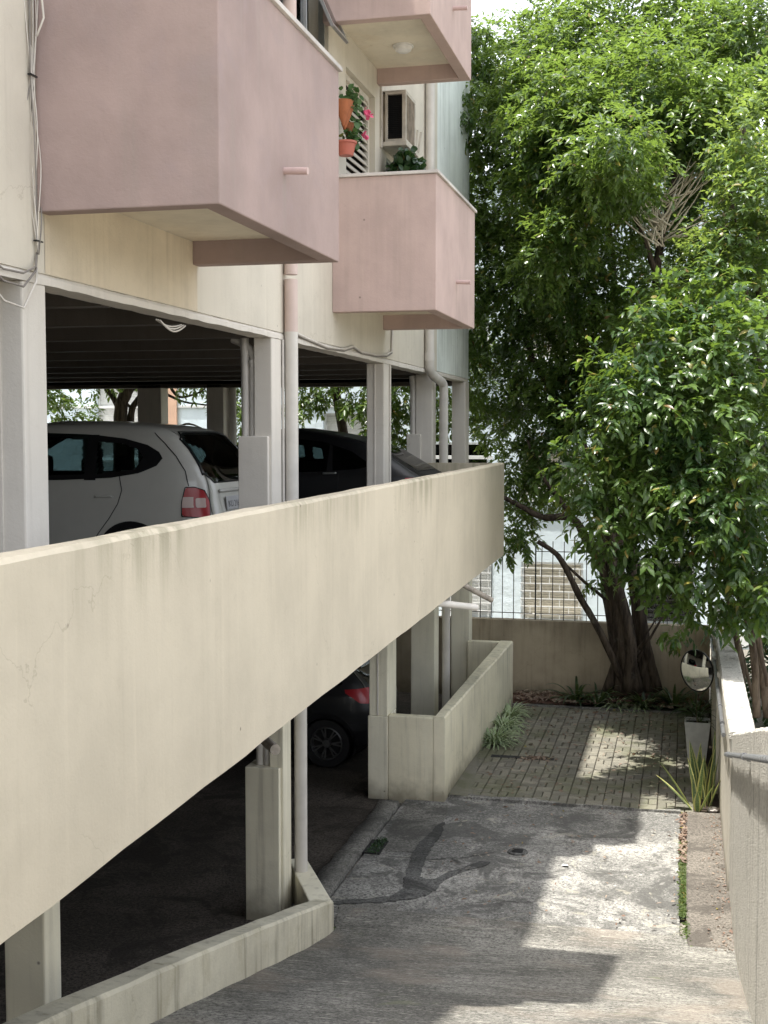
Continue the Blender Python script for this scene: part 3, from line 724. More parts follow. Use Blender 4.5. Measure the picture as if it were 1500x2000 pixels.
# ------------------------------------------------------------------ the pale blue house behind
bh = thing('neighbour_house', (-7, 26, G), 'pale blue rendered house with grilled and shuttered windows behind the trees', 'house')
YB = 26.0; H = []; F = []
def wtype(u0, v0, u1, v1): a = at(u0, v0, YB); b = at(u1, v1, YB); return (a.x, b.x, b.z, a.z)
wins = [(-3.31, -2.02, -3.93, -2.68, 'blind'), (-3.34, -2.1, -1.35, -.36, 'slat'), (-5.0, -3.93, -3.9, -2.6, 'grid'), (-5.2, -4.0, -1.15, -.2, 'awn'), (-1.0, .2, -3.9, -2.6, 'dark'), (-1.0, .2, -1.35, -.36, 'slat'),
        (-12.9, -11.5, -.6, 1.25, 'slat'), (-7.6, -6.2, -1.2, .42, 'slat'), (-3.34, -2.1, 1.5, 2.8, 'slat'), (-5.2, -4.0, 1.5, 2.8, 'awn'), (-1.0, .2, 1.5, 2.8, 'slat'), (1.6, 2.8, -1.35, -.1, 'slat'), (1.6, 2.8, -3.9, -2.6, 'grid'), (-12.9, -11.5, -3.9, -2.6, 'grid'), (-7.6, -6.2, -3.9, -2.6, 'grid')]
m = MB(); holed_wall(m, 'y', YB, .25, -24, 9, G-.1, 5.2, [w_[:4] for w_ in wins]); m.build('wall', 'blue', bh)
MB().box(-24, 9, YB+.26, YB+9, 5.0, 5.2).box(-24.1, 9.1, YB-.15, YB+9, 5.202, 5.35).build('roof', 'blue', bh)
MB().box(-24, 9, YB+1.2, YB+1.3, G, 5.0).build('inner_wall', 'dark', bh)
for x0, x1, z0, z1, k in wins:
    fr = MB(); t = .05; y = YB+.10
    fr.box(x0, x1, y-.02, y+.03, z0, z0+t).box(x0, x1, y-.02, y+.03, z1-t, z1).box(x0, x0+t, y-.02, y+.03, z0+t, z1-t).box(x1-t, x1, y-.02, y+.03, z0+t, z1-t)
    wo = fr.build('window', 'grille', bh)
    if k in ('blind', 'slat', 'grid'):
        b = MB()
        for z in np.arange(z0+t, z1-t, .055): b.obox(((x0+x1)/2, y+.01, z+.028), (1, 0, 0), (0, -.3, .95), (0, .95, .3), (x1-x0)/2-t, .03, .006)
        b.build('blind', 'beigeblind' if k == 'blind' else ('grille' if x0 < -6 or k == 'grid' else 'shutter'), wo)
    else: MB().box(x0+t, x1-t, y, y+.012, z0+t, z1-t).build('pane', 'winglass', wo)
    if k in ('blind', 'grid', 'dark'):
        g = MB(); yy = YB-.03; q = .012; mt = 'grille' if k != 'dark' else 'wire'
        st = .16 if k != 'dark' else .1
        rows = list(np.arange(z0, z1+.01, st))
        for i, z in enumerate(rows): g.box(x0, x1, yy-q, yy+q, z-q*.7, z+q*.7)
        for i in range(len(rows)-1):
            for x in np.arange(x0+(.2 if i % 2 else .01), x1, .4 if k == 'blind' else .2): g.box(x-q*.6, x+q*.6, yy-q*.8, yy+q*.8, rows[i]+q*.7, rows[i+1]-q*.7)
        g.build('grille', mt, wo)
    if k == 'awn':
        g = MB()
        for z in (z0, z0+.3, z0+.6): g.box(x0-.1, x1+.1, YB-.16, YB-.04, z, z+.07)
        g.build('awning_bars', 'grille', wo)
    MB().box(x0-.06, x1+.06, YB-.07, YB-.001, z0-.07, z0-.012).build('window_sill', 'grille', bh)
MB().box(-11.25, -10.95, YB-.06, YB-.002, -2, 3).build('pilaster', 'orange', bh)
MB().box(-24, 9, YB-.03, YB-.003, .55, .60).box(-24, 9, YB-.03, YB-.003, -4.3, -4.05).build('string_course', 'grille', bh)
# ------------------------------------------------------------------ cars
def smooth_tab(tab):
    z = np.array([t[0] for t in tab]); zz = np.linspace(z[0], z[-1], 400); cols = []
    for i in (1, 2, 3):
        y = np.interp(zz, z, [t[i] for t in tab]); k = np.hanning(17); k /= k.sum()
        cols.append(np.convolve(np.pad(y, 8, mode='edge'), k, 'valid'))
    return lambda q: tuple(float(np.interp(q, zz, c)) for c in cols)
class Car:
    n = 7.0
    def __init__(s, tab, org, root): s.f = smooth_tab(tab); s.z0 = tab[0][0]; s.z1 = tab[-1][0]; s.o = org; s.root = root; s.holes = []; s.arches = []
    def W(s, p): return (s.o[0]+p[0], s.o[1]+p[1], s.o[2]+p[2])
    def side(s, x, z, sg=-1, off=0):
        xr, xf, w = s.f(z); cx = (xr+xf)/2; a = (xr-xf)/2; q = min(.999, abs((x-cx)/a)); return (x, sg*(w*(1-q**s.n)**(1/s.n)+off), z)
    def rear(s, y, z, off=0, sg=1):
        xr, xf, w = s.f(z); cx = (xr+xf)/2; a = (xr-xf)/2; q = min(.999, abs(y/w)); return (cx+sg*(a*(1-q**s.n)**(1/s.n)+off), y, z)
    def corner(s, k, z, off=0):               # k runs round the near rear corner from side (0) to back (1)
        xr, xf, w = s.f(z); cx = (xr+xf)/2; a = (xr-xf)/2
        pts = [(cx+a*q-0, -w*(1-q**s.n)**(1/s.n)) for q in np.linspace(.80, .965, 12)]+[(cx+a*(1-q**s.n)**(1/s.n), -w*q) for q in np.linspace(.795, .40, 16)]
        t = np.array([0]+[math.hypot(pts[i][0]-pts[i-1][0], pts[i][1]-pts[i-1][1]) for i in range(1, len(pts))]).cumsum(); t /= t[-1]
        X = [p[0] for p in pts]; Y = [p[1] for p in pts]; x = np.interp(k, t, X); y = np.interp(k, t, Y)
        tx = np.interp(min(1, k+.06), t, X)-np.interp(max(0, k-.06), t, X); ty = np.interp(min(1, k+.06), t, Y)-np.interp(max(0, k-.06), t, Y); d = Vector((ty, -tx, 0)).normalized(); return (x+d.x*off, y+d.y*off, z)
    def shell(s, mat, inner=False, name='body'):
        qs = [-.97]+list(np.linspace(-.955, .955, 110))+[.97]; ring = []
        e = .826*.98
        ys_ = list(np.linspace(-e, e, 34))
        ring = [('s', q, -1) for q in qs]+[('r', y, 1) for y in ys_]+[('s', q, 1) for q in reversed(qs)]+[('r', y, -1) for y in reversed(ys_)]
        zs = list(np.arange(s.z0, s.z1, .022))+[s.z1]; m = MB(); K = len(ring); sc_ = .035 if inner else 0
        for z in zs:
            xr, xf, w = s.f(z); cx = (xr+xf)/2; a = (xr-xf)/2-sc_; w = w-sc_; zz = z-(.03 if inner else 0)
            for t, q, g in ring:
                if t == 's': m.v.append(s.W((cx+a*q, g*w*(1-abs(q)**s.n)**(1/s.n), zz)))
                else: m.v.append(s.W((cx+g*a*(1-abs(q)**s.n)**(1/s.n), q*w, zz)))
        for i in range(len(zs)-1):
            for k in range(K):
                k2 = (k+1) % K; f = (i*K+k, i*K+k2, (i+1)*K+k2, (i+1)*K+k)
                c = sum((Vector(m.v[j]) for j in f), Vector())/4-Vector(s.o); xr, xf, w = s.f(c.z)
                kill = False
                if abs(c.y) > w*.75:
                    kill = any(inpoly(c.x, c.z, h[1]) for h in s.holes if h[0] == 's') or any((c.x-ax)**2+(c.z-az)**2 < r*r for ax, az, r in s.arches)
                if not kill and c.x > (xr+xf)/2+(xr-xf)*.33: kill = any(inpoly(c.y, c.z, h[1]) for h in s.holes if h[0] == 'r')
                if not kill and c.x < (xr+xf)/2-(xr-xf)*.3: kill = any(inpoly(c.y, c.z, h[1]) for h in s.holes if h[0] == 'f')
                if not kill: m.f.append(f)
        m.f.append(tuple((len(zs)-1)*K+k for k in range(K))); m.f.append(tuple(range(K-1, -1, -1)))
        o = m.build(name, mat, s.root, smooth=True); return o
    def patch(s, kind, poly, off, mat, name, parent, sg=-1, cut=.05):
        bm = bmesh.new(); bm.faces.new([bm.verts.new((a, b, 0)) for a, b in poly]); xs = [a for a, b in poly]; zs = [b for a, b in poly]
        for v_, ax, st in ((xs, (1, 0, 0), cut), (zs, (0, 1, 0), cut)):
            for q in np.arange(min(v_)+st/2, max(v_), st): bmesh.ops.bisect_plane(bm, geom=bm.verts[:]+bm.edges[:]+bm.faces[:], plane_co=(q*ax[0], q*ax[1], 0), plane_no=ax)
        m = MB(); bm.verts.index_update(); fn = {'s': lambda a, b: s.side(a, b, sg, off), 'r': lambda a, b: s.rear(a, b, off), 'f': lambda a, b: s.rear(a, b, off, -1), 'c': lambda a, b: s.corner(a, b, off)}[kind]
        m.v = [s.W(fn(v.co.x, v.co.y)) for v in bm.verts]; m.f = [tuple(v.index for v in f.verts) for f in bm.faces]; bm.free()
        return m.build(name, mat, parent, smooth=True)
    def line(s, kind, pts, r, mat, name, parent, off=.0, sg=-1):
        P = []
        for a, b in zip(pts, pts[1:]):
            for i in range(8): t = i/8; P.append((a[0]+(b[0]-a[0])*t, a[1]+(b[1]-a[1])*t))
        P.append(pts[-1]); fn = {'s': lambda a, b: s.side(a, b, sg, off), 'r': lambda a, b: s.rear(a, b, off), 'c': lambda a, b: s.corner(a, b, off)}[kind]
        return MB().tube([s.W(fn(*p)) for p in P], r, 6).build(name, mat, parent, smooth=True)
    def wheel(s, x, r, sg=-1, spokes=7):
        y = sg*(s.f(.4)[2]-.035); c = s.W((x, y, r)); a = (0, sg, 0)
        t = MB().lathe(c, [(r*.66, -.2), (r*.95, -.2), (r, -.16), (r, -.03), (r*.96, 0), (r*.70, .004), (r*.66, -.02)], 36, a).build('tyre', 'black', s.root, smooth='auto')
        rm = MB().lathe(c, [(r*.67, -.15), (r*.67, -.004), (r*.63, .004), (r*.61, -.02), (r*.60, -.15)], 36, a)
        rm.lathe(c, [(.0, .0), (.05, -.002), (.06, -.03), (.06, -.06)], 16, a)
        for k in range(spokes):
            for dd in (-.13, .13):
                th = 2*math.pi*k/spokes; p0 = Vector((math.cos(th), 0, math.sin(th)))*.05; p1 = Vector((math.cos(th+dd), 0, math.sin(th+dd)))*r*.64
                d = (p1-p0).normalized(); up_ = Vector((0, 1, 0)); rm.obox(Vector(c)+(p0+p1)/2+Vector((0, -sg*.018, 0)), d, up_, d.cross(up_), (p1-p0).length/2, .009, .009)
        ro = rm.build('rim', 'rim', t, smooth='auto'); MB().lathe(c, [(0, -.09), (r*.6, -.09)], 24, a).build('brake_disc', 'dark', t)
        return t
    def archliner(s, x, z, r, sg=-1):
        y = s.f(.4)[2]; m = MB(); 
        for i in range(25):
            t = -.3+(math.pi+.6)*i/24
            for rr, o_ in ((r-.035, -.02), (r-.03, .006), (r+.03, .008), (r+.036, -.004)): m.v.append(s.W(s.side(x+math.cos(t)*rr, max(s.z0+.02, z+math.sin(t)*rr), sg, o_)))
        for i in range(24):
            for k in range(3): m.f.append((i*4+k, i*4+k+1, i*4+k+5, i*4+k+4))
        n = len(m.v)
        for t in np.linspace(-.4, math.pi+.4, 24): m.v += [s.W((x+math.cos(t)*r, sg*(y-.01), z+math.sin(t)*r)), s.W((x+math.cos(t)*r, sg*(y-.3), z+math.sin(t)*r))]
        for i in range(23): m.f.append((n+2*i, n+2*i+1, n+2*i+3, n+2*i+2))
        m.build('wheel_arch', 'trim', s.root)
def inpoly(x, y, p):
    r = False
    for (a, b), (c, d) in zip(p, p[1:]+p[:1]):
        if (b > y) != (d > y) and x < (c-a)*(y-b)/(d-b)+a: r = not r
    return r
def grow(p, e):
    cx = sum(a for a, b in p)/len(p); cy = sum(b for a, b in p)/len(p); out = []
    for a, b in p:
        d = math.hypot(a-cx, b-cy) or 1; out.append((a+(a-cx)/d*e, b+(b-cy)/d*e))
    return out
def rounded(p, r=.05, k=4):
    out = []; n = len(p)
    for i in range(n):
        a, b, c = Vector(p[i-1]), Vector(p[i]), Vector(p[(i+1) % n]); l0 = min(r, (a-b).length*.45); l1 = min(r, (c-b).length*.45)
        q0 = b+(a-b).normalized()*l0; q1 = b+(c-b).normalized()*l1
        for j in range(k+1): t = j/k; q = q0*(1-t)**2+b*2*t*(1-t)+q1*t*t; out.append((q.x, q.y))
    return out
def seats(s, xs, mat='dark', hz=1.0):
    for x in xs:
        for y in (-.38, .38):
            MB().box(s.o[0]+x-.08, s.o[0]+x+.08, s.o[1]+y-.22, s.o[1]+y+.22, s.o[2]+.45, s.o[2]+hz).box(s.o[0]+x-.05, s.o[0]+x+.05, s.o[1]+y-.12, s.o[1]+y+.12, s.o[2]+hz+.001, s.o[2]+hz+.2).build('seat', mat, s.root, .04)

# --- pale people carrier
mp = thing('parked_car', (-6.3, 11.75, ZF), 'silver white people carrier parked behind the first column, its tail light showing above the parapet', 'car')
tab = [(.18, 1.80, -1.9, .78), (.30, 2.02, -2.06, .84), (.5, 2.08, -2.1, .855), (.64, 2.08, -2.05, .86), (.72, 2.03, -1.98, .86), (.85, 2.0, -1.9, .858), (.97, 1.985, -1.6, .85), (1.06, 1.95, -1.2, .84), (1.2, 1.87, -.92, .815), (1.35, 1.755, -.62, .775), (1.46, 1.64, -.36, .735), (1.53, 1.50, -.18, .69), (1.57, 1.30, -.02, .64), (1.60, .95, .12, .52), (1.615, .6, .25, .3)]
c = Car(tab, (-6.27, 11.75, ZF), mp)
sw = [(-1.05, 1.03), (-.2, 1.035), (.5, 1.05), (1.0, 1.075), (1.28, 1.12), (1.45, 1.19), (1.50, 1.26), (1.46, 1.32), (1.34, 1.385), (1.10, 1.445), (.7, 1.485), (.2, 1.50), (-.25, 1.47), (-.6, 1.30)]
panes = [[(-.95, 1.08), (-.02, 1.08), (-.02, 1.46), (-.25, 1.44), (-.6, 1.27)], [(.10, 1.08), (.72, 1.09), (.66, 1.44), (.12, 1.465)], [(.86, 1.11), (1.2, 1.15), (1.34, 1.22), (1.30, 1.33), (1.08, 1.40), (.82, 1.42)]]
rwp = [(-.60, 1.03), (.60, 1.03), (.69, 1.12), (.63, 1.44), (.5, 1.50), (-.5, 1.50), (-.63, 1.44), (-.69, 1.12)]
rwp = [(a, b-.0) for a, b in rwp]
fwp = [(-.6, 1.08), (.6, 1.08), (.55, 1.42), (-.55, 1.42)]
c.holes = [('s', p) for p in panes]+[('r', grow(rwp, -.03)), ('f', fwp)]; c.arches = [(1.20, .30, .335), (-1.35, .30, .335)]
body = c.shell('mpv'); c.shell('dark', True, 'cabin_lining')
for sg in (-1, 1):
    pg = c.patch('s', rounded(sw, .05), .004, 'carglass', 'side_window', mp, sg)
    # black surround: band between panes and outline, laid as pillars and edging
    for a, b in ((-.02, .10), (.72, .84)):
        c.patch('s', [(a, 1.05), (b, 1.05), (b-.01, 1.48), (a+.01, 1.48)], .006, 'trim', 'pillar', mp, sg)
    c.patch('s', [(-1.02, 1.035), (.5, 1.05), (1.0, 1.075), (1.28, 1.125), (1.28, 1.16), (.86, 1.11), (.1, 1.085), (-.95, 1.085)], .007, 'trim', 'window_band', mp, sg)
    c.patch('s', [(1.26, 1.115), (1.45, 1.19), (1.50, 1.26), (1.46, 1.32), (1.34, 1.385), (1.10, 1.445), (.8, 1.478), (.8, 1.42), (1.08, 1.40), (1.25, 1.345), (1.31, 1.27), (1.24, 1.16)], .007, 'trim', 'window_band', mp, sg)
    c.line('s', [(1.08, 1.09), (1.11, .96), (1.07, .83), (.98, .69), (.86, .54), (.78, .40)], .0045, 'trim', 'door_seam', mp, .001, sg)
    c.line('s', [(-.42, 1.03), (-.44, .7), (-.40, .35)], .0045, 'trim', 'door_seam', mp, .001, sg)
    c.line('s', [(.84, .895), (1.02, .90)], .013, 'mpv', 'door_handle', mp, .012, sg)
    c.patch('s', rounded([(-1.0, .44), (.22, .44), (.30, .50), (.22, .545), (-1.0, .545)], .03), .006, 'trim', 'rub_strip', mp, sg)
    for x in (1.20, -1.35): c.archliner(x, .30, .335, sg); c.wheel(x, .30, sg)
c.line('s', [(1.38, 1.50), (1.50, 1.40), (1.62, 1.28), (1.72, 1.14), (1.76, 1.0)], .005, 'trim', 'tailgate_seam', mp, .001)
rg = c.patch('r', rounded(rwp, .07), .005, 'carglass', 'rear_window', mp)
c.line('r', [(-.68, 1.12), (-.60, 1.03), (.60, 1.03), (.68, 1.12)], .008, 'trim', 'window_seal', mp, .003)
c.line('r', [(-.69, 1.1), (-.63, 1.44), (-.5, 1.505), (.5, 1.505), (.63, 1.44), (.69, 1.1)], .010, 'trim', 'window_seal', mp, .003)
tl = c.patch('c', rounded([(.10, .72), (.46, .70), (.49, .86), (.41, .96), (.28, .99), (.15, .99)], .05), .010, 'red', 'tail_light', mp, cut=.06)
c.patch('c', [(.12, .80), (.27, .80), (.27, .90), (.135, .90)], .014, 'clearlens', 'indicator', tl, cut=.06)
c.patch('c', rounded([(.30, .80), (.43, .80), (.43, .89), (.30, .89)], .02), .014, 'clearlens', 'reversing_lens', tl, cut=.06)
c.line('c', [(.10, .72), (.46, .70), (.49, .86), (.41, .96), (.28, .99), (.15, .99), (.10, .72)], .006, 'trim', 'lens_seal', tl, .006)
c.patch('r', rounded([(-.56, .74), (.20, .74), (.22, .94), (-.58, .94)], .04), .003, 'mpv', 'plate_recess', mp)
c.line('r', [(-.58, .95), (.22, .95)], .016, 'mpv', 'plate_handle', mp, .012)
pl = MB(); px0 = c.rear(0, .83, .012); o0 = Vector(c.W(px0)); dz = Vector((-.12, 0, 1)).normalized()
pl = MB().obox(o0+Vector((.006, -.30, 0)), (0, 1, 0), dz, dz.cross(Vector((0, 1, 0))), .20, .065, .005).build('licence_plate', 'plate', mp, .003)
def text_on(txt, size, pos, xdir, ydir, mat, parent, name='plate_text', depth=.001):
    cu = bpy.data.curves.new(name, 'FONT'); cu.body = txt; cu.size = size; cu.align_x = 'CENTER'; cu.align_y = 'CENTER'; cu.extrude = depth
    o = bpy.data.objects.new('tmp', cu); me = bpy.data.meshes.new_from_object(o); bpy.data.objects.remove(o)
    X = Vector(xdir).normalized(); Y = Vector(ydir).normalized(); Z = X.cross(Y); me.transform(Matrix(((X.x, Y.x, Z.x, pos[0]), (X.y, Y.y, Z.y, pos[1]), (X.z, Y.z, Z.z, pos[2]), (0, 0, 0, 1))))
    me.materials.append(M[mat]); ob = bpy.data.objects.new(name, me); col.objects.link(ob); adopt(ob, parent); return ob
text_on('IKU', .086, o0+Vector((.0125, -.395, -.012)), (0, 1, 0), dz, 'trim', pl, 'plate_letters'); text_on('2167', .086, o0+Vector((.0125, -.215, -.012)), (0, 1, 0), dz, 'trim', pl, 'plate_digits')
c.line('r', [(-.78, .60), (.78, .60)], .012, 'trim', 'bumper_strip', mp, .004)
seats(c, (-.35, .55), hz=1.06)

# --- dark saloons
sed = [(.18, 1.9, -2.05, .78), (.30, 2.08, -2.2, .85), (.5, 2.16, -2.26, .88), (.75, 2.15, -2.2, .885), (.86, 2.12, -1.95, .88), (.93, 2.05, -1.5, .865), (.97, 1.96, -1.15, .85), (1.1, 1.74, -.9, .80), (1.25, 1.48, -.58, .735), (1.38, 1.10, -.3, .665), (1.45, .72, -.1, .59), (1.49, .42, .05, .48), (1.505, .3, .15, .3)]
hat = [(.18, 1.55, -2.05, .78), (.30, 1.72, -2.2, .85), (.5, 1.80, -2.26, .87), (.75, 1.79, -2.2, .875), (.86, 1.76, -1.95, .87), (.95, 1.73, -1.4, .855), (1.1, 1.62, -.9, .80), (1.25, 1.46, -.58, .735), (1.38, 1.22, -.3, .665), (1.45, .92, -.1, .59), (1.49, .52, .05, .48), (1.505, .35, .15, .3)]
def saloon(org, label, mat, spokes, zs=1.0, prof=None):
    t = thing('parked_car', org, label, 'car'); c = Car([(q[0]*zs, *q[1:]) for q in (prof or sed)], org, t)
    sw = [(-.78, .99), (.0, 1.0), (.7, 1.02), (1.25, 1.06), (1.38, 1.10), (1.12, 1.27), (.75, 1.385), (.3, 1.435), (-.1, 1.40), (-.5, 1.22)]
    p = [[(-.5, 1.16), (.06, 1.16), (.06, 1.39), (-.1, 1.36), (-.45, 1.19)], [(.17, 1.14), (.78, 1.15), (.72, 1.31), (.3, 1.37), (.17, 1.37)]]
    rw_ = [(-.56, 1.03), (.56, 1.03), (.47, 1.36), (-.47, 1.36)]
    c.holes = [('s', q) for q in p]+[('r', rw_), ('f', [(-.6, 1.02), (.6, 1.02), (.5, 1.35), (-.5, 1.35)])]; c.arches = [(1.15, .32, .375), (-1.45, .32, .375)]
    c.shell(mat); c.shell('dark', True, 'cabin_lining')
    for sg in (-1, 1):
        c.patch('s', rounded(sw, .05), .004, 'carglass', 'side_window', t, sg)
        for a, b in ((.06, .17), (.82, .90)): c.patch('s', [(a, 1.0), (b, 1.02), (b-.03, 1.38 if b < .5 else 1.33), (a+.01, 1.40 if b < .5 else 1.36)], .006, 'trim', 'pillar', t, sg)
        for x in (.12, .98): c.line('s', [(x, 1.0), (x-.02, .7), (x-.1, .35)], .004, 'trim', 'door_seam', t, .001, sg)
        for x in (-.15, .78): c.line('s', [(x, 1.0), (x+.17, 1.005)], .012, 'alu', 'door_handle', t, .014, sg)
        c.line('s', rounded([(-.74, .985), (.7, 1.01), (1.40, 1.085)], .02)[:8], .005, 'trim', 'window_seal', t, .004, sg)
        for x in (1.15, -1.45): c.archliner(x, .32, .375, sg); c.wheel(x, .32, sg, spokes)
    c.patch('r', rounded(rw_, .05), .005, 'carglass', 'rear_window', t)
    c.patch('c', rounded([(.30, .78), (.62, .80), (.98, .82), (.98, .93), (.50, .955), (.14, .95)] if not prof else [(.30, .86), (.62, .84), (.9, .86), (.9, 1.0), (.50, 1.04), (-.1, 1.03)], .03), .008, 'red', 'tail_light', t, cut=.06)
    c.line('c', [(.1, .60), (.6, .60), (1, .60)], .004, 'trim', 'bumper_seam', t, .001)
    seats(c, (-.3, .75), hz=.98)
    return t
saloon((-5.12, 15.70, ZF), 'glossy black saloon parked on the upper deck behind the middle column', 'blackcar', 7, 1.035)
saloon((-5.60, 16.15, G-.02), 'graphite hatchback in the dark lower garage with a multi spoke alloy wheel', 'greycar', 7, 1.0, hat)
# ------------------------------------------------------------------ small things on the facade
ac = thing('air_conditioner', (-3.25, 14.3, 3.5), 'boxy beige air conditioner sticking out of the facade above the balcony', 'air conditioner')
x0, x1, y0, y1, z0, z1 = -3.40, -3.14, 14.08, 14.62, 3.29, 3.85
m = MB(); m.box(x0, x1, y0+.02, y1-.02, z0+.02, z1-.02); m.build('cabinet', 'acgrille', ac)
fr = MB(); t = .03                                            # pale sheet-metal frame, proud of the dark core
for (a, b, c_, d) in ((x0+.03, x1+.012, z0, z0+t), (x0+.03, x1+.012, z1-t, z1), (x0+.03, x0+.03+t, z0+t, z1-t), (x1+.012-t*1.5, x1+.012, z0+t, z1-t)):
    fr.box(a, b, y0-.008, y0+.03, c_, d)
for (a, b, c_, d) in ((y0+.031, y1, z0, z0+t), (y0+.031, y1, z1-t, z1), (y1-t*2, y1, z0+t, z1-t)): fr.box(x1-.02, x1+.012, a, b, c_, d)
fr.box(x0, x1+.012, y0-.008, y1, z1+.001, z1+.012)
fr.build('frame', 'acbody', ac, .004)
m = MB()
for z in np.arange(z0+.04, z1-.04, .021): m.obox(((x0+x1)/2+.02, y0+.012, z+.008), (1, 0, 0), (0, .8, -.6), (0, .6, .8), .10, .012, .002)
m.build('side_louvre', 'trim', ac)
m = MB()
for y in np.arange(y0+.05, y1-.06, .016): m.box(x1-.004, x1+.004, y, y+.006, z0+.03, z1-.03)
m.build('condenser_fins', 'acgrille', ac)
m = MB().box(-3.40, -3.10, 13.98, 14.66, 3.225, 3.275).box(-3.40, -3.375, 13.94, 13.98, 3.20, 3.92).build('support_shelf', 'acbody', ac, .006)
m = MB().tube([(-3.39, 14.1, 2.95), (-3.12, 14.1, 3.22)], .012, 6).tube([(-3.39, 14.6, 2.95), (-3.12, 14.6, 3.22)], .012, 6).build('bracket', 'galv', ac)
rl = thing('metal_bars', (-3.3, 15.4, 3.2), 'short leaning pale metal bars fixed beside the air conditioner', 'metal bars')
for i, y in enumerate((15.15, 15.3, 15.5)): MB().obox((-3.30, y, 3.35+.02*i), (0, 1, 0), (1, 0, 0), Vector((.12, .10, 1)).normalized(), .022, .012, .34).build('bar', 'acbody', rl)

def leaves_at(pts, n, r, L, W, mat, name, parent, hang=.3):
    P = np.repeat(np.array(pts, float), n, 0); k = len(P); P = P+rng.normal(size=(k, 3))*np.array(r)
    D = unit(rng.normal(size=(k, 3))+np.array([.2, -.2, .1-hang])); N = unit(np.array([.3, -.45, .8])+rng.normal(size=(k, 3))*.4)
    return leaf_mesh(name, P, D, N, L*(.7+.6*rng.random(k)), W*(.7+.6*rng.random(k)), mat, parent, True)
gp = thing('hanging_plant', (-3.3, 12.0, 3.0), 'trailing geranium in a pointed terracotta wall pot by the louvred door', 'potted plant')
for dy, dz, s in ((-.07, .04, .8), (-.01, .02, .75), (.10, -.06, .55)):
    MB().lathe((-3.28, 11.98+dy+.05, 2.93+dz), [(0, 0), (.03*s, .05*s), (.105*s, .25*s), (.125*s, .30*s), (.11*s, .30*s), (.09*s, .26*s), (0, .25*s)], 14).build('pot', 'terra', gp, smooth='auto')
leaves_at([(-3.26, 12.02, 3.30), (-3.25, 12.1, 3.25), (-3.25, 12.2, 3.08), (-3.24, 12.16, 2.96), (-3.27, 12.3, 3.34), (-3.25, 12.2, 2.88), (-3.26, 12.2, 3.36), (-3.22, 12.05, 3.15), (-3.25, 12.3, 3.2)], 14, (.03, .06, .045), .062, .055, 'ger', 'foliage', gp)
m = MB()
for q in ((-3.11, 12.22, 3.17), (-3.1, 12.28, 3.15)):
    for k in range(7): m.obox(Vector(q)+Vector([random.uniform(-.03, .03) for _ in range(3)]), unit(rng.normal(size=3)), unit(rng.normal(size=3)), (0, 0, 1), .017, .017, .004)
m.build('flower', 'petal', gp)
gq = thing('hanging_plant', (-3.3, 12.0, 2.75), 'small geranium in a red plastic trough pot, the lower of the wall pots', 'potted plant')
MB().lathe((-3.27, 12.02, 2.70), [(0, 0), (.07, 0), (.095, .11), (.108, .115), (.108, .135), (.09, .135), (.085, .11), (0, .11)], 16).build('pot', 'plaspot', gq, smooth='auto')
leaves_at([(-3.25, 12.05, 2.90), (-3.23, 12.12, 2.86), (-3.22, 12.1, 2.93)], 9, (.05, .06, .03), .07, .065, 'ger', 'foliage', gq, 0)
m = MB()
for k in range(9): m.obox(Vector((-3.12, 12.2, 2.93))+Vector([random.uniform(-.03, .03) for _ in range(3)]), unit(rng.normal(size=3)), unit(rng.normal(size=3)), (0, 0, 1), .016, .016, .004)
m.build('flower', 'petal', gq)
MB().tube([(-3.2, 12.1, 2.9), (-3.15, 12.17, 2.94)], .004, 5).build('stem', 'ger', gq)
bp = thing('potted_plant', (-3.15, 14.1, 2.51), 'dense dark round leaved plant on the balcony ledge under the air conditioner', 'potted plant')
MB().lathe((-3.12, 14.14, 2.513), [(0, 0), (.10, 0), (.14, .24), (.12, .24), (0, .22)], 16).build('pot', 'terra', bp, smooth='auto')
th = np.linspace(0, 6.28, 15)[:-1]
leaves_at([(-3.13+.15*math.cos(a)*s, 14.1+.1*math.sin(a), z) for a in th for s, z in ((1, 2.86), (.9, 2.97), (.55, 3.07))]+[(-3.13, 14.1, 3.12)], 9, (.035, .04, .035), .09, .075, 'dkleaf', 'foliage', bp, -.1)

# cables
def wavy(a, b, n, amp, sag=0):
    a, b = Vector(a), Vector(b); out = []; o = [random.uniform(0, 6) for _ in range(4)]
    for i in range(n+1):
        t = i/n; e = math.sin(math.pi*t); p = a.lerp(b, t)
        out.append(p+Vector((amp*e*math.sin(o[0]+4*t), amp*e*math.sin(o[1]+6*t), -sag*e)))
    return out
cb = thing('cable_bundle', (-3.38, 6.1, 2), 'loose bundle of thin white and grey cables running down the near facade', 'cables')
for i in range(8):
    yy = 6.08+.014*i; top = (-3.385+.004*(i % 3), yy-.03*(i < 3), 3.6); mid = (-3.382, 6.11+.006*i, 1.9); low = (-3.38, 6.15+.004*(i % 4), .95)
    P = wavy(top, mid, 14, .018+.012*(i % 3))[:-1]+wavy(mid, low, 14, .02+.012*(i % 4))
    MB().tube(P, .0028 if i % 3 else .0038, 6, True).build('cable', 'cable' if i % 3 else 'cableg', cb, smooth=True)
for q in ((-3.38, 6.13, 1.88), (-3.38, 6.16, 1.02)): MB().obox(q, (0, 1, 0), (1, 0, 0), (0, 0, 1), .035, .010, .004).build('cable_tie', 'trim', cb)
MB().tube([(-3.385, 6.0, 2.38), (-3.35, 6.06, 2.37), (-3.32, 6.13, 2.28), (-3.32, 6.15, 2.18), (-3.345, 6.12, 2.08)], .006, 7).build('cable_stub', 'cable', cb, smooth=True)
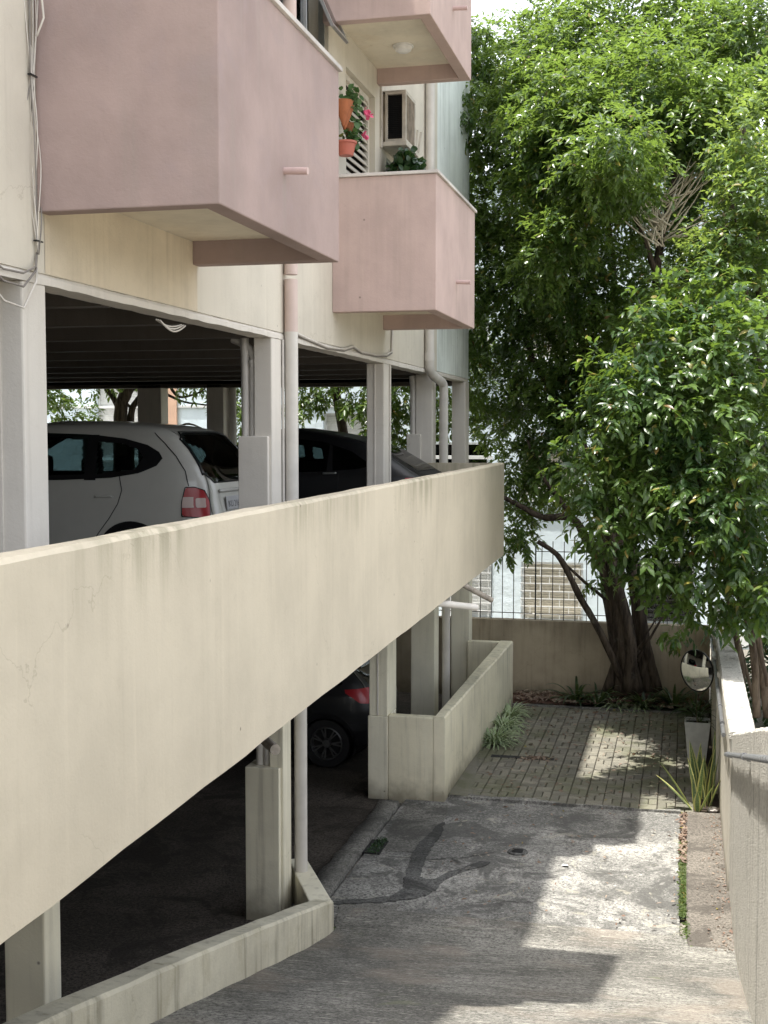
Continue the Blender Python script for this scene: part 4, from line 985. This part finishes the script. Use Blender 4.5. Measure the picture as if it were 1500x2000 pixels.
for k, (z, s) in enumerate(((.92, .0), (.90, .05), (.84, .1))):
    MB().tube([(-3.39, 6.16, z+.04), (-3.375, 6.12, z-.04), (-3.37, 5.98, z-.09-s), (-3.38, 5.8, z-.09-s*.8), (-3.385, 5.55, z-.02)], .006, 6).build('cable', 'cableg' if k < 2 else 'cable', cb, smooth=True)
cc = thing('cable', (-3.38, 12, .9), 'sagging pair of cables along the edge beam below the second balcony', 'cable')
for k in range(2):
    P = [at(u, v-3*k, 1).normalized() for u, v in ((572, 650), (600, 664), (640, 681), (672, 685), (690, 679), (706, 690), (735, 696), (755, 696), (765, 690), (766, 645))]
    P = [p*((FX+.012+.008*k)/p.x) for p in P]; MB().tube(P, .011, 6).build('strand', 'cable' if k else 'cableg', cc, smooth=True)
lo = thing('cable', (-3.5, 8, .8), 'small coil of white cable hanging from the soffit of the edge beam', 'cable')
m = MB()
for k in range(3):
    a = at(305+4*k, 627+k, 7.65); m.tube([a+Vector((0, .42*t/8, .01-.045*math.sin(math.pi*t/8)*(.6+.3*k))) for t in range(9)], .006, 6)
m.build('loop', 'cable', lo, smooth=True)

# ------------------------------------------------------------------ right side: rail, conduit, mirror, planter
hr = thing('handrail', (.42, 10, -2.4), 'grey twisted metal rail rising along the pebbledash wall', 'handrail')
m = MB(); P0, P1 = Vector((.418, 12.35, -3.09)), Vector((.405, 4.0, -1.02)); d = (P1-P0).normalized(); a = d.orthogonal().normalized(); b = d.cross(a)
for ph in (0, math.pi): m.tube([P0+(P1-P0)*(i/220)+(a*math.cos(i*.55+ph)+b*math.sin(i*.55+ph))*.011 for i in range(221)], .011, 7)
m.build('twisted_bar', 'galv', hr, smooth=True)
for t in (.08, .45, .8):
    p = P0+(P1-P0)*t; MB().tube([p+Vector((.075, 0, -.03)), p+Vector((.02, 0, -.02)), p], .012, 8).tube([p-d*.07, p+d*.07], .026, 10).build('bracket', 'galv', hr, smooth='auto')
cd_ = thing('conduit', (.41, 15, -2.9), 'grey plastic conduit clipped along the top of the smooth boundary wall', 'conduit')
MB().tube([(.398, 12.5, -2.94), (.395, 14, -2.91), (.395, 16.6, -2.90), (.395, 18.5, -2.95)], .022, 12).build('pipe', 'galv', cd_, smooth='auto')
for y in (12.9, 13.7, 14.7, 15.6, 16.4): MB().tube([(.396, y-.03, -2.912), (.396, y+.03, -2.912)], .0255, 12).build('clip', 'galv', cd_, smooth='auto')
MB().box(.36, .425, 16.35, 16.75, -2.93, -2.84).build('junction_box', 'pvc', cd_, .012)
for y in (15.2, 16.9, 17.6): MB().box(.40, .434, y, y+.10, G, -2.83).build('wall_batten', 'rwall', cd_)

mi = thing('convex_mirror', (.19, 16.2, G), 'round convex traffic mirror with a black rim, tilted above the pale planter', 'mirror')
nrm = Vector((-.66, -.73, -.03)).normalized(); ce = Vector((.175, 16.2, -3.005)); rr = .262
MB().lathe(ce, [(rr, 0), (rr*.9, .0075), (rr*.8, .0142), (rr*.6, .0253), (rr*.4, .0332), (rr*.2, .038), (.002, .0395)], 48, nrm).build('mirror_face', 'mirror', mi, smooth=True)
MB().lathe(ce, [(rr-.004, .008), (rr+.003, .010), (rr+.008, .003), (rr+.008, -.012), (rr-.02, -.05), (.05, -.08), (.002, -.08)], 48, nrm).build('rim', 'trim', mi, smooth='auto')
MB().tube([ce-nrm*.08, ce-nrm*.14, (.33, 16.36, -3.03), (.436, 16.38, -3.03)], .018, 12).build('arm', 'black', mi, smooth=True)
MB().tube([ce+Vector((.18, .12, .06)), (.40, 16.5, -2.87)], .006, 6).build('stay_wire', 'wire', mi)

pt = thing('planter', (.20, 16.75, G), 'tall pale tapered square planter against the right wall, below the mirror', 'planter')
def tapered(c, h, w0, w1, t):
    m = MB(); x, y, z = c
    def ring(w, zz): return [(x-w, y-w, zz), (x+w, y-w, zz), (x+w, y+w, zz), (x-w, y+w, zz)]
    m.v = ring(w0, z)+ring(w1, z+h)+ring(w1-t, z+h)+ring(w1-t, z+h-.06)
    for r in range(3):
        for k in range(4): k2 = (k+1) % 4; m.f.append((r*4+k, r*4+k2, r*4+4+k2, r*4+4+k))
    m.f.append((3, 2, 1, 0)); m.f.append((12, 13, 14, 15)); return m
tapered((.20, 16.75, G+.02), .52, .115, .165, .02).build('pot', 'planter', pt, .008)
MB().box(.06, .34, 16.61, 16.89, G+.44, G+.50).build('soil', 'soil', pt)
dr = thing('potted_plant', (.20, 16.75, G+.5), 'dark narrow leaved plant growing in the pale planter under the mirror', 'plant')
m = MB()
for i in range(70):
    a = random.uniform(0, 6.28); h = random.uniform(0, .35); p = (.2+.05*math.cos(a), 16.75+.05*math.sin(a), G+.5+h)
    m.blade(p, (math.cos(a), math.sin(a), random.uniform(.1, 1.3)), random.uniform(.16, .32), .016, random.uniform(.8, 1.8))
m.build('foliage', 'agave', dr, smooth=True)
MB().tube([(.2, 16.75, G+.49), (.19, 16.76, G+.7), (.21, 16.75, G+.88)], .012, 7).build('stem', 'bark', dr)

sp = thing('snake_plant', (.2, 14.6, G), 'snake plant with yellow edged sword leaves at the head of the side strip', 'plant')
m = MB(); 
for (tu, tv, y0, bx, L) in ((1288, 1482, 14.5, .12, .66), (1283, 1510, 14.45, .14, .62), (1352, 1510, 14.45, .17, .36), (1375, 1478, 14.5, .2, .46), (1362, 1545, 14.42, .19, .2), (1395, 1530, 14.42, .22, .32), (1412, 1512, 14.45, .3, .42)):
    p = Vector((bx, y0, G)); tip = at(tu, tv, y0-.06); d = tip-p; m.blade(p, d, d.length, .075, .12, 8, .22, random.uniform(-.5, .5))
for i in range(15):
    x = random.uniform(.12, .42); y = random.uniform(14.5, 15.3); m.blade((x, y, G), (random.uniform(-.25, .25), random.uniform(-.15, .1), 1), random.uniform(.4, .78), random.uniform(.055, .08), random.uniform(0, .25), 8, .22, random.uniform(-1.3, 1.3))
m.build('leaves', 'sans', sp, smooth=True)
st = MB(); bm = bmesh.new(); bmesh.ops.create_icosphere(bm, subdivisions=2, radius=.05)
for v in bm.verts: v.co *= random.uniform(.8, 1.15)
me = bpy.data.meshes.new('stone'); bm.to_mesh(me); bm.free(); me.materials.append(M['cap']); so_ = bpy.data.objects.new('stone', me); col.objects.link(so_); so_.location = (.36, 14.42, G+.045); so_.scale = (1.2, 1, .7)
tag(so_, 'pale stone lying at the foot of the snake plant', 'stone')

# spider plants along the low wall
def spider(loc, n, s, label):
    t = thing('spider_plant', loc, label, 'plant', 'spider plants along the low wall'); m = MB()
    for i in range(n):
        a = random.uniform(0, 6.28); el = random.uniform(.25, 1.6); r = random.uniform(0, .09)*s
        m.blade((loc[0]+r*math.cos(a), loc[1]+r*math.sin(a)*1.5, loc[2]), (math.cos(a), math.sin(a), el*1.3), random.uniform(.28, .50)*s, .019*s, random.uniform(1.2, 2.6), 7, .3)
    m.build('leaves', 'spider', t, smooth=True)
spider((-2.50, 16.95, G+.02), 170, .95, 'bushy pale striped spider plant nearest the drain slot, by the low wall')
spider((-2.50, 17.75, G+.02), 150, .95, 'middle striped spider plant of the row along the low wall')
spider((-2.52, 18.55, G+.02), 130, .9, 'striped spider plant nearest the tree bed, along the low wall')
# strap-leaved plants in the tree bed
def strap(loc, n, L, label):
    t = thing('strap_leaf_plant', loc, label, 'plant', 'dark plants in the tree bed'); m = MB()
    for i in range(n):
        a = random.uniform(0, 6.28); m.blade((loc[0]+.05*math.cos(a), loc[1]+.05*math.sin(a), loc[2]), (math.cos(a), math.sin(a)*.6, random.uniform(.5, 2.2)), random.uniform(.5, 1.1)*L, .045, random.uniform(1.2, 2.4), 8, .25)
    m.build('leaves', 'agave', t, smooth=True)
strap((-1.62, 19.75, G+.03), 26, .62, 'arching strap leaved plant at the left end of the tree bed')
strap((-1.28, 19.62, G+.03), 24, .55, 'low strap leaved plant left of the tree trunk')
strap((-.55, 19.58, G+.03), 30, .5, 'tufted strap leaved plant in front of the trunk base')
strap((-.12, 19.75, G+.03), 26, .55, 'strap leaved plant right of the trunk, against the tan wall')
strap((.22, 19.3, G+.03), 20, .55, 'strap leaved plant in the far corner by the right wall')
for loc in ((-.62, 19.62, G+.02), (-1.0, 19.58, G+.02)):
    t = thing('spider_plant', loc, 'small green tuft at the foot of the tree trunk, ' + ('right of its stems' if loc[0] > -.8 else 'left of its stems'), 'plant', 'tufts at the trunk'); m = MB()
    for i in range(60):
        a = random.uniform(0, 6.28); m.blade(loc, (math.cos(a), math.sin(a), random.uniform(.4, 2)), random.uniform(.25, .42), .02, random.uniform(1, 2.4), 6)
    m.build('leaves', 'spider', t, smooth=True)

# drain cover, slot, litter, moss
dcv = thing('drain_cover', (-1.62, 12.62, G), 'small round iron drain cover set in the driveway', 'drain cover')
MB().lathe((-1.62, 12.62, G), [(0, .008), (.075, .008), (.082, .012), (.10, .010), (.11, -.01)], 28).build('cover', 'asphalt', dcv)
m = MB()
for k in range(-3, 4): m.box(-1.62-.055, -1.62+.055, 12.62+k*.018-.004, 12.62+k*.018+.004, G+.008, G+.0115)
m.build('grate_bars', 'black', dcv)
structure(MB().box(-2.45, -1.62, 16.22, 16.34, G-.02, G+.026).build('drain_slot', 'dark'))
def scatter(name, n, fx, L, W, mat, zoff=.01, flat=.5, curved=True):
    P = np.array([fx() for _ in range(n)]); D = unit(np.c_[rng.normal(size=(n, 2)), rng.normal(size=n)*.15*flat]); N = unit(np.c_[rng.normal(size=(n, 2))*flat, np.ones(n)])
    P[:, 2] += zoff; o = leaf_mesh(name, P, D, N, L*(.6+.8*rng.random(n)), W*(.6+.8*rng.random(n)), mat, None, curved); o['kind'] = 'stuff'; return o
U = random.uniform
scatter('fallen_leaves', 260, lambda: (U(-2.4, .05), U(10.8, 19.3), G+.022 if True else 0), .05, .022, 'litter')
scatter('leaf_litter', 900, lambda: (U(-2.6, .35), U(19.5, 20.2), G+.06), .09, .035, 'litter', .05)
scatter('gap_litter', 260, lambda: (U(.01, .066), U(12.6, 14.3), G+.02), .045, .025, 'litter', .012)
structure(MB().quad((.0, 11.2, G+.003), (.066, 11.2, G+.003), (.066, 14.33, G+.003), (.0, 14.33, G+.003)).build('gap_soil', 'dark'))
scatter('moss', 1500, lambda: (random.gauss(.038, .017), 11.2+2.1*random.random()**1.25, G+.012), .028, .02, 'moss', .008, 1.2, False)
scatter('weeds', 160, lambda: (random.gauss(.07, .02), random.gauss(10.85, .12), G+.02), .03, .015, 'moss', .01, 1.2, False)
scatter('weeds', 260, lambda: (random.gauss(-2.80, .04), random.gauss(10.12, .05), G+.015), .04, .014, 'moss', .01, 1.5, False)
scatter('moss', 300, lambda: (U(-3.12, -3.0), U(12.2, 12.7), G+.012), .022, .014, 'dkleaf', .004, 1.2, False)
scatter('strip_debris', 220, lambda: (.46-abs(random.gauss(0, .10)), U(10.3, 14.3), G+.04), .028, .016, 'litter', .006)
scatter('drain_leaves', 90, lambda: (random.gauss(-1.85, .09), random.gauss(16.25, .05), G+.03), .05, .022, 'litter', .01)
# green concrete gutter fall beside the low wall
m = MB(); n = 20
for i in range(n+1):
    y = 14.34+2.2*i/n; wv = .26-.012*i+random.uniform(-.012, .012)
    m.v += [(-2.66, y, G+.04), (-2.66+wv*.5, y, G+.032+random.uniform(-.004, .004)), (-2.66+wv, y, G+.0245), (-2.66+wv+.02, y, G-.02)]
for i in range(n):
    for k in range(3): m.f.append((i*4+k, i*4+k+1, i*4+k+5, i*4+k+4))
structure(m.build('gutter', 'paver', smooth=True))
# scrap paper on the driveway
o = MB().quad((-1.14, 12.28, G+.012), (-1.08, 12.27, G+.02), (-1.07, 12.31, G+.014), (-1.13, 12.33, G+.013)).build('paper_scrap', 'grille'); tag(o, 'scrap of white paper lying on the driveway near the drain cover', 'paper')
scatter('concrete_chips', 26, lambda: (lambda t: (-2.52+.62*t+random.gauss(0, .03), 11.72+.30*t+random.gauss(0, .03), G+.012))(random.random()), .035, .022, 'thresh', .004, .3)
scatter('yard_leaves', 320, lambda: (U(-2.4, .05), 19.4-4.6*random.random()**1.5, G+.026), .06, .026, 'litter')
# ------------------------------------------------------------------ trees
fi = thing('fig_tree', (-.8, 19.85, G), 'big fig tree with fused stems and hanging glossy leaves at the end of the driveway', 'tree')
m = MB()
def A(*q): return [at(u, v, y) for u, v, y in q]
TR = [((1215, 1352, 19.8), (1212, 1290, 19.8), (1192, 1180, 19.85), (1178, 1060, 19.9), (1185, 950, 20.0), (1170, 800, 20.2), (1130, 620, 20.4)),
      ((1242, 1352, 19.75), (1222, 1270, 19.72), (1205, 1150, 19.8), (1215, 1030, 19.9), (1235, 900, 20.1), (1260, 720, 20.3), (1285, 520, 20.4)),
      ((1262, 1350, 19.85), (1255, 1260, 19.85), (1240, 1160, 19.9), (1232, 1060, 20.0), (1250, 930, 20.2), (1330, 740, 20.3), (1380, 560, 20.4)),
      ((1228, 1350, 19.66), (1232, 1260, 19.64), (1216, 1180, 19.68), (1196, 1100, 19.75), (1200, 1000, 19.95), (1205, 900, 20.1), (1215, 780, 20.3))]
for i, q in enumerate(TR): limb(m, A(*q), (.135, .14, .11, .10)[i], (.06, .06, .05, .06)[i], 12, .10)
limb(m, A((1185, 1350, 19.8), (1212, 1270, 19.75), (1214, 1180, 19.75)), .085, .10, 10, .1)
limb(m, A((1285, 1350, 19.85), (1262, 1260, 19.8), (1245, 1140, 19.85)), .075, .085, 10, .1)
m.build('trunk', 'barkdark', fi, smooth=True)
for q, r0, r1 in ((((1190, 1100, 19.85), (1150, 1060, 19.8), (1118, 1012, 19.75), (1060, 1010, 19.7), (1010, 985, 19.7), (960, 960, 19.8)), .085, .03),
                  (((1216, 1330, 19.7), (1175, 1240, 19.6), (1132, 1165, 19.55), (1100, 1100, 19.5), (1078, 1075, 19.5), (1050, 1058, 19.5)), .062, .035),
                  (((1100, 1098, 19.5), (1140, 1135, 19.55), (1182, 1170, 19.7)), .02, .028),
                  (((1118, 1012, 19.75), (1100, 985, 19.8), (1060, 930, 19.9), (1030, 860, 20)), .05, .02),
                  (((1240, 1300, 19.7), (1285, 1220, 19.6), (1310, 1180, 19.6)), .022, .014),
                  (((1250, 1270, 19.72), (1225, 1300, 19.66), (1290, 1195, 19.6)), .02, .012),
                  (((1180, 950, 20), (1110, 820, 20.2), (1040, 700, 20.4), (1000, 560, 20.5)), .08, .02),
                  (((1170, 800, 20.2), (1200, 600, 20), (1180, 380, 20), (1150, 200, 20.3)), .08, .02),
                  (((1280, 540, 20.4), (1300, 420, 20.2), (1340, 250, 20.2), (1350, 90, 20.5)), .07, .015),
                  (((1290, 560, 20.3), (1240, 420, 20.1), (1210, 330, 20.1), (1190, 150, 20.4)), .05, .012),
                  (((1330, 740, 20.3), (1400, 500, 20.2), (1450, 300, 20)), .06, .02)):
    mm = MB(); limb(mm, A(*q), r0, r1, 9, .1); mm.build('branch', 'barkdark', fi, smooth=True)
# bare pale twigs in the hollow of the crown
m = MB()
for i in range(64):
    b = at(U(1265, 1310), U(390, 490), U(18.5, 19.2)); a = U(-3.0, .15); L = U(.6, 1.5)
    d = Vector((math.cos(a)*1.0, U(-.7, .2), -math.sin(a)*.9+U(-.1, .3))); P = [b]; p = b.copy()
    for k in range(8): d = (d.normalized()+Vector((U(-.14, .14), U(-.14, .14), .045+U(-.13, .13)))); p = p+d.normalized()*L/8; P.append(p)
    m.tube(P, [.011*(1-k/9)+.003 for k in range(9)], 5)
m.build('bare_twigs', 'twig', fi, smooth=True)
FL = [(1005, 125, 21.3, .9), (1110, 105, 21.2, .95), (1190, 95, 21, 1.2), (1330, 70, 21.4, 1.05), (1480, 110, 20.6, 1.3), (1400, 120, 21, 1.0), (975, 190, 20.9, .62),
      (1020, 260, 20.3, .9), (1130, 230, 18.3, 1.05), (1250, 215, 18.6, .95), (1370, 230, 18.4, .9), (1480, 260, 18.8, 1.0), (1110, 330, 18.6, .8), (1210, 310, 18.2, .65), (1100, 170, 20, 1.1), (1300, 160, 20, 1.1), (1185, 300, 16.5, .5), (1150, 320, 17.5, .5), (1110, 270, 17.9, .6), (1225, 270, 15.9, .32), (1200, 350, 17.3, .5), (1070, 330, 18.3, .55), (1240, 330, 16.8, .4), (1165, 240, 17.6, .5), (1090, 470, 17.7, .45), (1060, 520, 18.0, .42), (1130, 430, 17.4, .36),  # the forward lobes here are added to shade the pavers
      (985, 400, 20.8, .75), (1060, 430, 20.2, .9), (1160, 440, 20.3, .85), (985, 520, 20.8, .7), (1060, 560, 20.1, .85), (1150, 560, 19.0, .75), (1240, 610, 18.9, .6),
      (980, 640, 20.9, .62), (1060, 690, 20.3, .8), (1160, 670, 20.0, .75), (985, 760, 21, .55), (1065, 800, 20.5, .7), (1140, 780, 20.4, .7), (1230, 760, 20.8, .8), (1320, 640, 21.2, .9), (1400, 440, 20.8, .8), (1460, 520, 20.8, .9), (1380, 320, 21.0, .6), (1290, 380, 21.6, .7), (1300, 520, 21.6, .7),
      (1020, 905, 20.3, .42), (1075, 870, 20.3, .5), (1000, 1010, 20.1, .36), (1040, 960, 20.2, .38), (1110, 930, 20.6, .42), (955, 830, 21.3, .35),
      (1450, 650, 21.5, 1.0), (1440, 800, 21.5, .9), (1340, 800, 21.5, .8), (1300, 950, 21.3, .6), (1420, 960, 21.3, .7)]
lob = []
for u, v, y, r in FL: c_ = at(u, v, y); lob.append(((c_.x, c_.y, c_.z), (r, r*.85, r*.92)))
hol = np.array(at(1305, 385, 18.6)); hol2 = np.array(at(1290, 470, 18.9))
keep = lambda p: ~((p[:, 0] < -3.30) & (p[:, 1] < 20.05)) & ~((np.linalg.norm((p-hol)/np.array([1.0, 1.1, .66]), axis=1) < 1) | (np.linalg.norm((p-hol2)/np.array([.5, .8, .55]), axis=1) < 1))
P, D, N, L, W = sprays(lob, 600, 12, .30, .112, .052, .5, .30, keep=keep)
leaf_mesh('crown', P, D, N, L, W, 'ficus', fi)
# drooping sprays that reach past the corner of the building
lob = [((at(u, v, y)), r) for u, v, y, r in ((903, 215, 19.3, .16), (912, 175, 19.5, .18), (925, 250, 19.8, .25), (915, 350, 20.2, .22), (905, 700, 20.3, .22), (925, 770, 20.4, .2), (930, 60, 20.4, .22), (930, 120, 20.2, .25), (925, 300, 20.2, .25), (922, 400, 20.2, .25), (925, 460, 20.3, .28), (930, 520, 20.4, .28), (928, 590, 20.4, .25), (920, 650, 20.4, .25), (1020, 1060, 19.9, .16), (985, 1075, 19.9, .12), (1160, 1130, 19.5, .10), (1310, 1240, 19.5, .12))]
P, D, N, L, W = sprays([((c_.x, c_.y, c_.z), r) for c_, r in lob], 700, 10, .24, .12, .055, .9, .1)
leaf_mesh('drooping_sprays', P, D, N, L, W, 'ficus', fi)

# right-hand tree with larger leaves hanging over the wall
br = thing('broadleaf_tree', (1.0, 15.8, G), 'bushy tree with large shiny leaves leaning over the right wall above the mirror', 'tree')
m = MB()
for q, r0, r1 in ((((1478, 1400, 15.8), (1470, 1260, 15.7), (1440, 1150, 15.5), (1370, 950, 15.3), (1320, 750, 15.3)), .05, .025), (((1500, 1400, 16.2), (1480, 1250, 16), (1450, 1000, 15.8), (1430, 700, 15.6)), .055, .03), (((1450, 1380, 16.4), (1446, 1290, 16.3), (1425, 1180, 16.2), (1400, 1000, 16), (1410, 760, 15.8)), .05, .02), (((1470, 1360, 16.8), (1440, 1240, 16.6), (1420, 1170, 16.4), (1350, 1000, 16)), .025, .012), (((1500, 1340, 15.6), (1478, 1240, 15.6), (1470, 1180, 15.6)), .03, .02), (((1540, 1420, 16), (1525, 1260, 16), (1490, 1100, 15.8)), .05, .03)):
    limb(m, A(*q), r0, r1, 9, .1)
m.build('trunk', 'bark', br, smooth=True)
BL = [(1190, 840, 14.9, .5), (1270, 800, 14.7, .65), (1360, 800, 14.7, .7), (1450, 830, 14.6, .8), (1230, 720, 15.1, .5), (1310, 680, 15.1, .62), (1400, 680, 15.1, .65), (1480, 700, 15, .7), (1290, 590, 15.5, .36), (1360, 580, 15.6, .4), (1430, 590, 15.6, .5),
      (1150, 920, 15, .42), (1220, 950, 14.8, .6), (1310, 950, 14.6, .65), (1400, 960, 14.5, .7), (1490, 980, 14.5, .7), (1190, 1030, 15, .42), (1270, 1060, 14.7, .5), (1290, 760, 16.8, .6), (1400, 780, 17.2, .7), (1330, 900, 17.6, .6), (1440, 900, 16.6, .7), (1270, 640, 17.8, .5), (1380, 1000, 16.4, .5), (1230, 850, 17.2, .4), (1225, 880, 15.7, .42), (1260, 900, 16.3, .4), (1205, 930, 16.2, .33), (1350, 1070, 14.6, .6), (1440, 1090, 14.5, .6), (1500, 1120, 14.6, .5), (1300, 1140, 14.9, .36), (1380, 1160, 14.8, .38), (1250, 1120, 15.0, .26), (1340, 1215, 15.1, .15), (1445, 1180, 14.9, .34)]  # the deeper, hidden lobes are added to cast shade on the pavers
lob = []
for u, v, y, r in BL: c_ = at(u, v, y+(.4 if y < 15 else .15)); lob.append(((c_.x, c_.y, c_.z), (r, r*.9, r*.85)))
P, D, N, L, W = sprays(lob, 300, 9, .27, .142, .054, .5, .30, upb=.12)
leaf_mesh('crown', P, D, N, L, W, 'bush', br, True)
P, D, N, L, W = sprays([((at(u, v, 15).x, 15, at(u, v, 15).z), r) for u, v, r in ((1325, 1245, .07), (1385, 1225, .09))], 500, 7, .2, .10, .035, .9, .1)
leaf_mesh('hanging_sprays', P, D, N, L, W, 'dkleaf', br, True)

# slender taller tree behind it at the right edge
tr = thing('slender_tree', (2.2, 17.5, G), 'taller light leaved tree at the right edge behind the bushy one', 'tree')
m = MB()
for q, r0, r1 in ((((1600, 1500, 17.5), (1560, 1000, 17.4), (1500, 650, 17.3), (1470, 450, 17.2), (1450, 250, 17.2)), .12, .04), (((1560, 1000, 17.4), (1480, 700, 17.2), (1440, 470, 17), (1420, 330, 17)), .06, .02)): limb(m, A(*q), r0, r1, 9, .1)
m.build('trunk', 'barkdark', tr, smooth=True)
SL = [(1440, 300, 17, .35), (1490, 260, 16.8, .5), (1460, 390, 16.6, .45), (1510, 370, 16.5, .6), (1430, 480, 16.6, .38), (1480, 500, 16.5, .45), (1390, 460, 16.9, .3), (1350, 560, 16.6, .35), (1420, 560, 16.4, .35), (1540, 480, 16.5, .6), (1380, 510, 16.4, .25)]
lob = []
for u, v, y, r in SL: c_ = at(u, v, y); lob.append(((c_.x, c_.y, c_.z), (r, r, r*.9)))
P, D, N, L, W = sprays(lob, 420, 9, .26, .115, .042, .35, .3, upb=.25)
leaf_mesh('crown', P, D, N, L, W, 'bush2', tr, True)

# undergrowth beyond the right wall
hs = thing('shrub', (2.2, 19.5, G), 'dark shaded shrub behind the trunks beyond the right wall', 'shrub')
P, D, N, L, W = sprays([((2.0, 19.5, -3.2), (1.0, .8, 1.3)), ((1.45, 17.6, -3.1), (.6, .8, 1.1)), ((2.2, 17, -3), (.8, .8, 1.2)), ((3.4, 18.5, -3), (1.2, 1, 1.5)), ((1.5, 21.2, -2.2), (.9, .6, 1.2)), ((3.0, 21, -1), (1.4, 1, 1.6))], 300, 10, .3, .13, .06, .5)
leaf_mesh('foliage', P, D, N, L, W, 'dkleaf', hs)
m = MB()
for i in range(9): x = U(1.2, 3.4); y = U(18.4, 20.5); limb(m, [(x, y, G-.02), (x+U(-.1, .1), y, G+.8), (x+U(-.3, .3), y+U(-.2, .2), G+2)], U(.02, .06), .015, 7, .1)
m.build('stems', 'bark', hs, smooth=True)

# trees seen through the far end of the parking deck
g1 = thing('forked_tree', (-9.9, 22, G), 'dark forked tree trunk seen through the far end of the upper deck', 'tree')
m = MB(); TB = [((234, 1100, 22), (236, 900, 22), (236, 800, 22), (246, 770, 22), (262, 735, 22), (280, 640, 22)), ((236, 805, 22), (220, 775, 22), (206, 755, 22), (190, 700, 22)), ((255, 830, 22.1), (258, 800, 22.1), (270, 780, 22.1), (300, 745, 22.1), (340, 680, 22)), ((255, 960, 22.1), (256, 880, 22.1), (256, 825, 22.1)), ((258, 800, 22.1), (245, 785, 22.05), (240, 778, 22))]
for q, r0, r1 in zip(TB, (.15, .06, .07, .075, .03), (.09, .03, .045, .07, .02)): limb(m, A(*q), r0, r1, 9, .08)
for q in (((330, 752, 21.8), (350, 775, 21.6), (385, 768, 21.4), (410, 752, 21.3)), ((325, 770, 21.8), (360, 785, 21.6), (410, 792, 21.4)), ((318, 825, 21.6), (340, 836, 21.4), (370, 828, 21.4), (412, 845, 21.3))): limb(m, A(*q), .03, .012, 6, .1)
m.build('trunk', 'barkdark', g1, smooth=True)
lob = [(at(u, v, y), r) for u, v, y, r in ((130, 815, 21.2, .28), (100, 800, 21.2, .22), (170, 818, 21.4, .22), (165, 800, 21.2, .14), (360, 752, 21.4, .16), (400, 750, 21.3, .18), (60, 740, 21.5, .8), (200, 640, 22, 1.2), (340, 640, 21.6, .9), (300, 560, 22, 1.2))]
P, D, N, L, W = sprays([((c_.x, c_.y, c_.z), r) for c_, r in lob], 330, 10, .25, .12, .06, .6, .2)
leaf_mesh('crown', P, D, N, L, W, 'ficus', g1)
g2 = thing('leafy_tree', (-5.8, 22.5, G), 'bright leafy tree hanging behind the parking deck between the columns', 'tree')
m = MB(); limb(m, A((700, 1300, 22.6), (690, 1000, 22.5), (640, 700, 22.4), (560, 560, 22.3)), .12, .06, 9, .08); limb(m, A((690, 1000, 22.5), (760, 800, 22.2), (800, 620, 22)), .07, .03, 8, .08); m.build('trunk', 'barkdark', g2, smooth=True)
lob = [(at(u, v, y), r) for u, v, y, r in ((455, 785, 21.6, .30), (475, 830, 21.6, .2), (440, 740, 21.8, .35), (600, 770, 21.6, .27), (580, 800, 21.5, .18), (650, 765, 21.6, .26), (700, 770, 21.5, .3), (745, 800, 21.6, .42), (725, 850, 21.5, .22), (780, 760, 21.6, .5), (800, 840, 21.6, .42), (780, 890, 21.7, .25), (880, 800, 21.6, .4), (650, 680, 22, .7), (800, 660, 22, .8), (560, 660, 22, .7), (880, 700, 21.8, .6), (720, 560, 22.3, 1.1))]
P, D, N, L, W = sprays([((c_.x, c_.y, c_.z), r) for c_, r in lob], 400, 11, .28, .12, .055, .75, .25)
leaf_mesh('crown', P, D, N, L, W, 'ficus', g2)
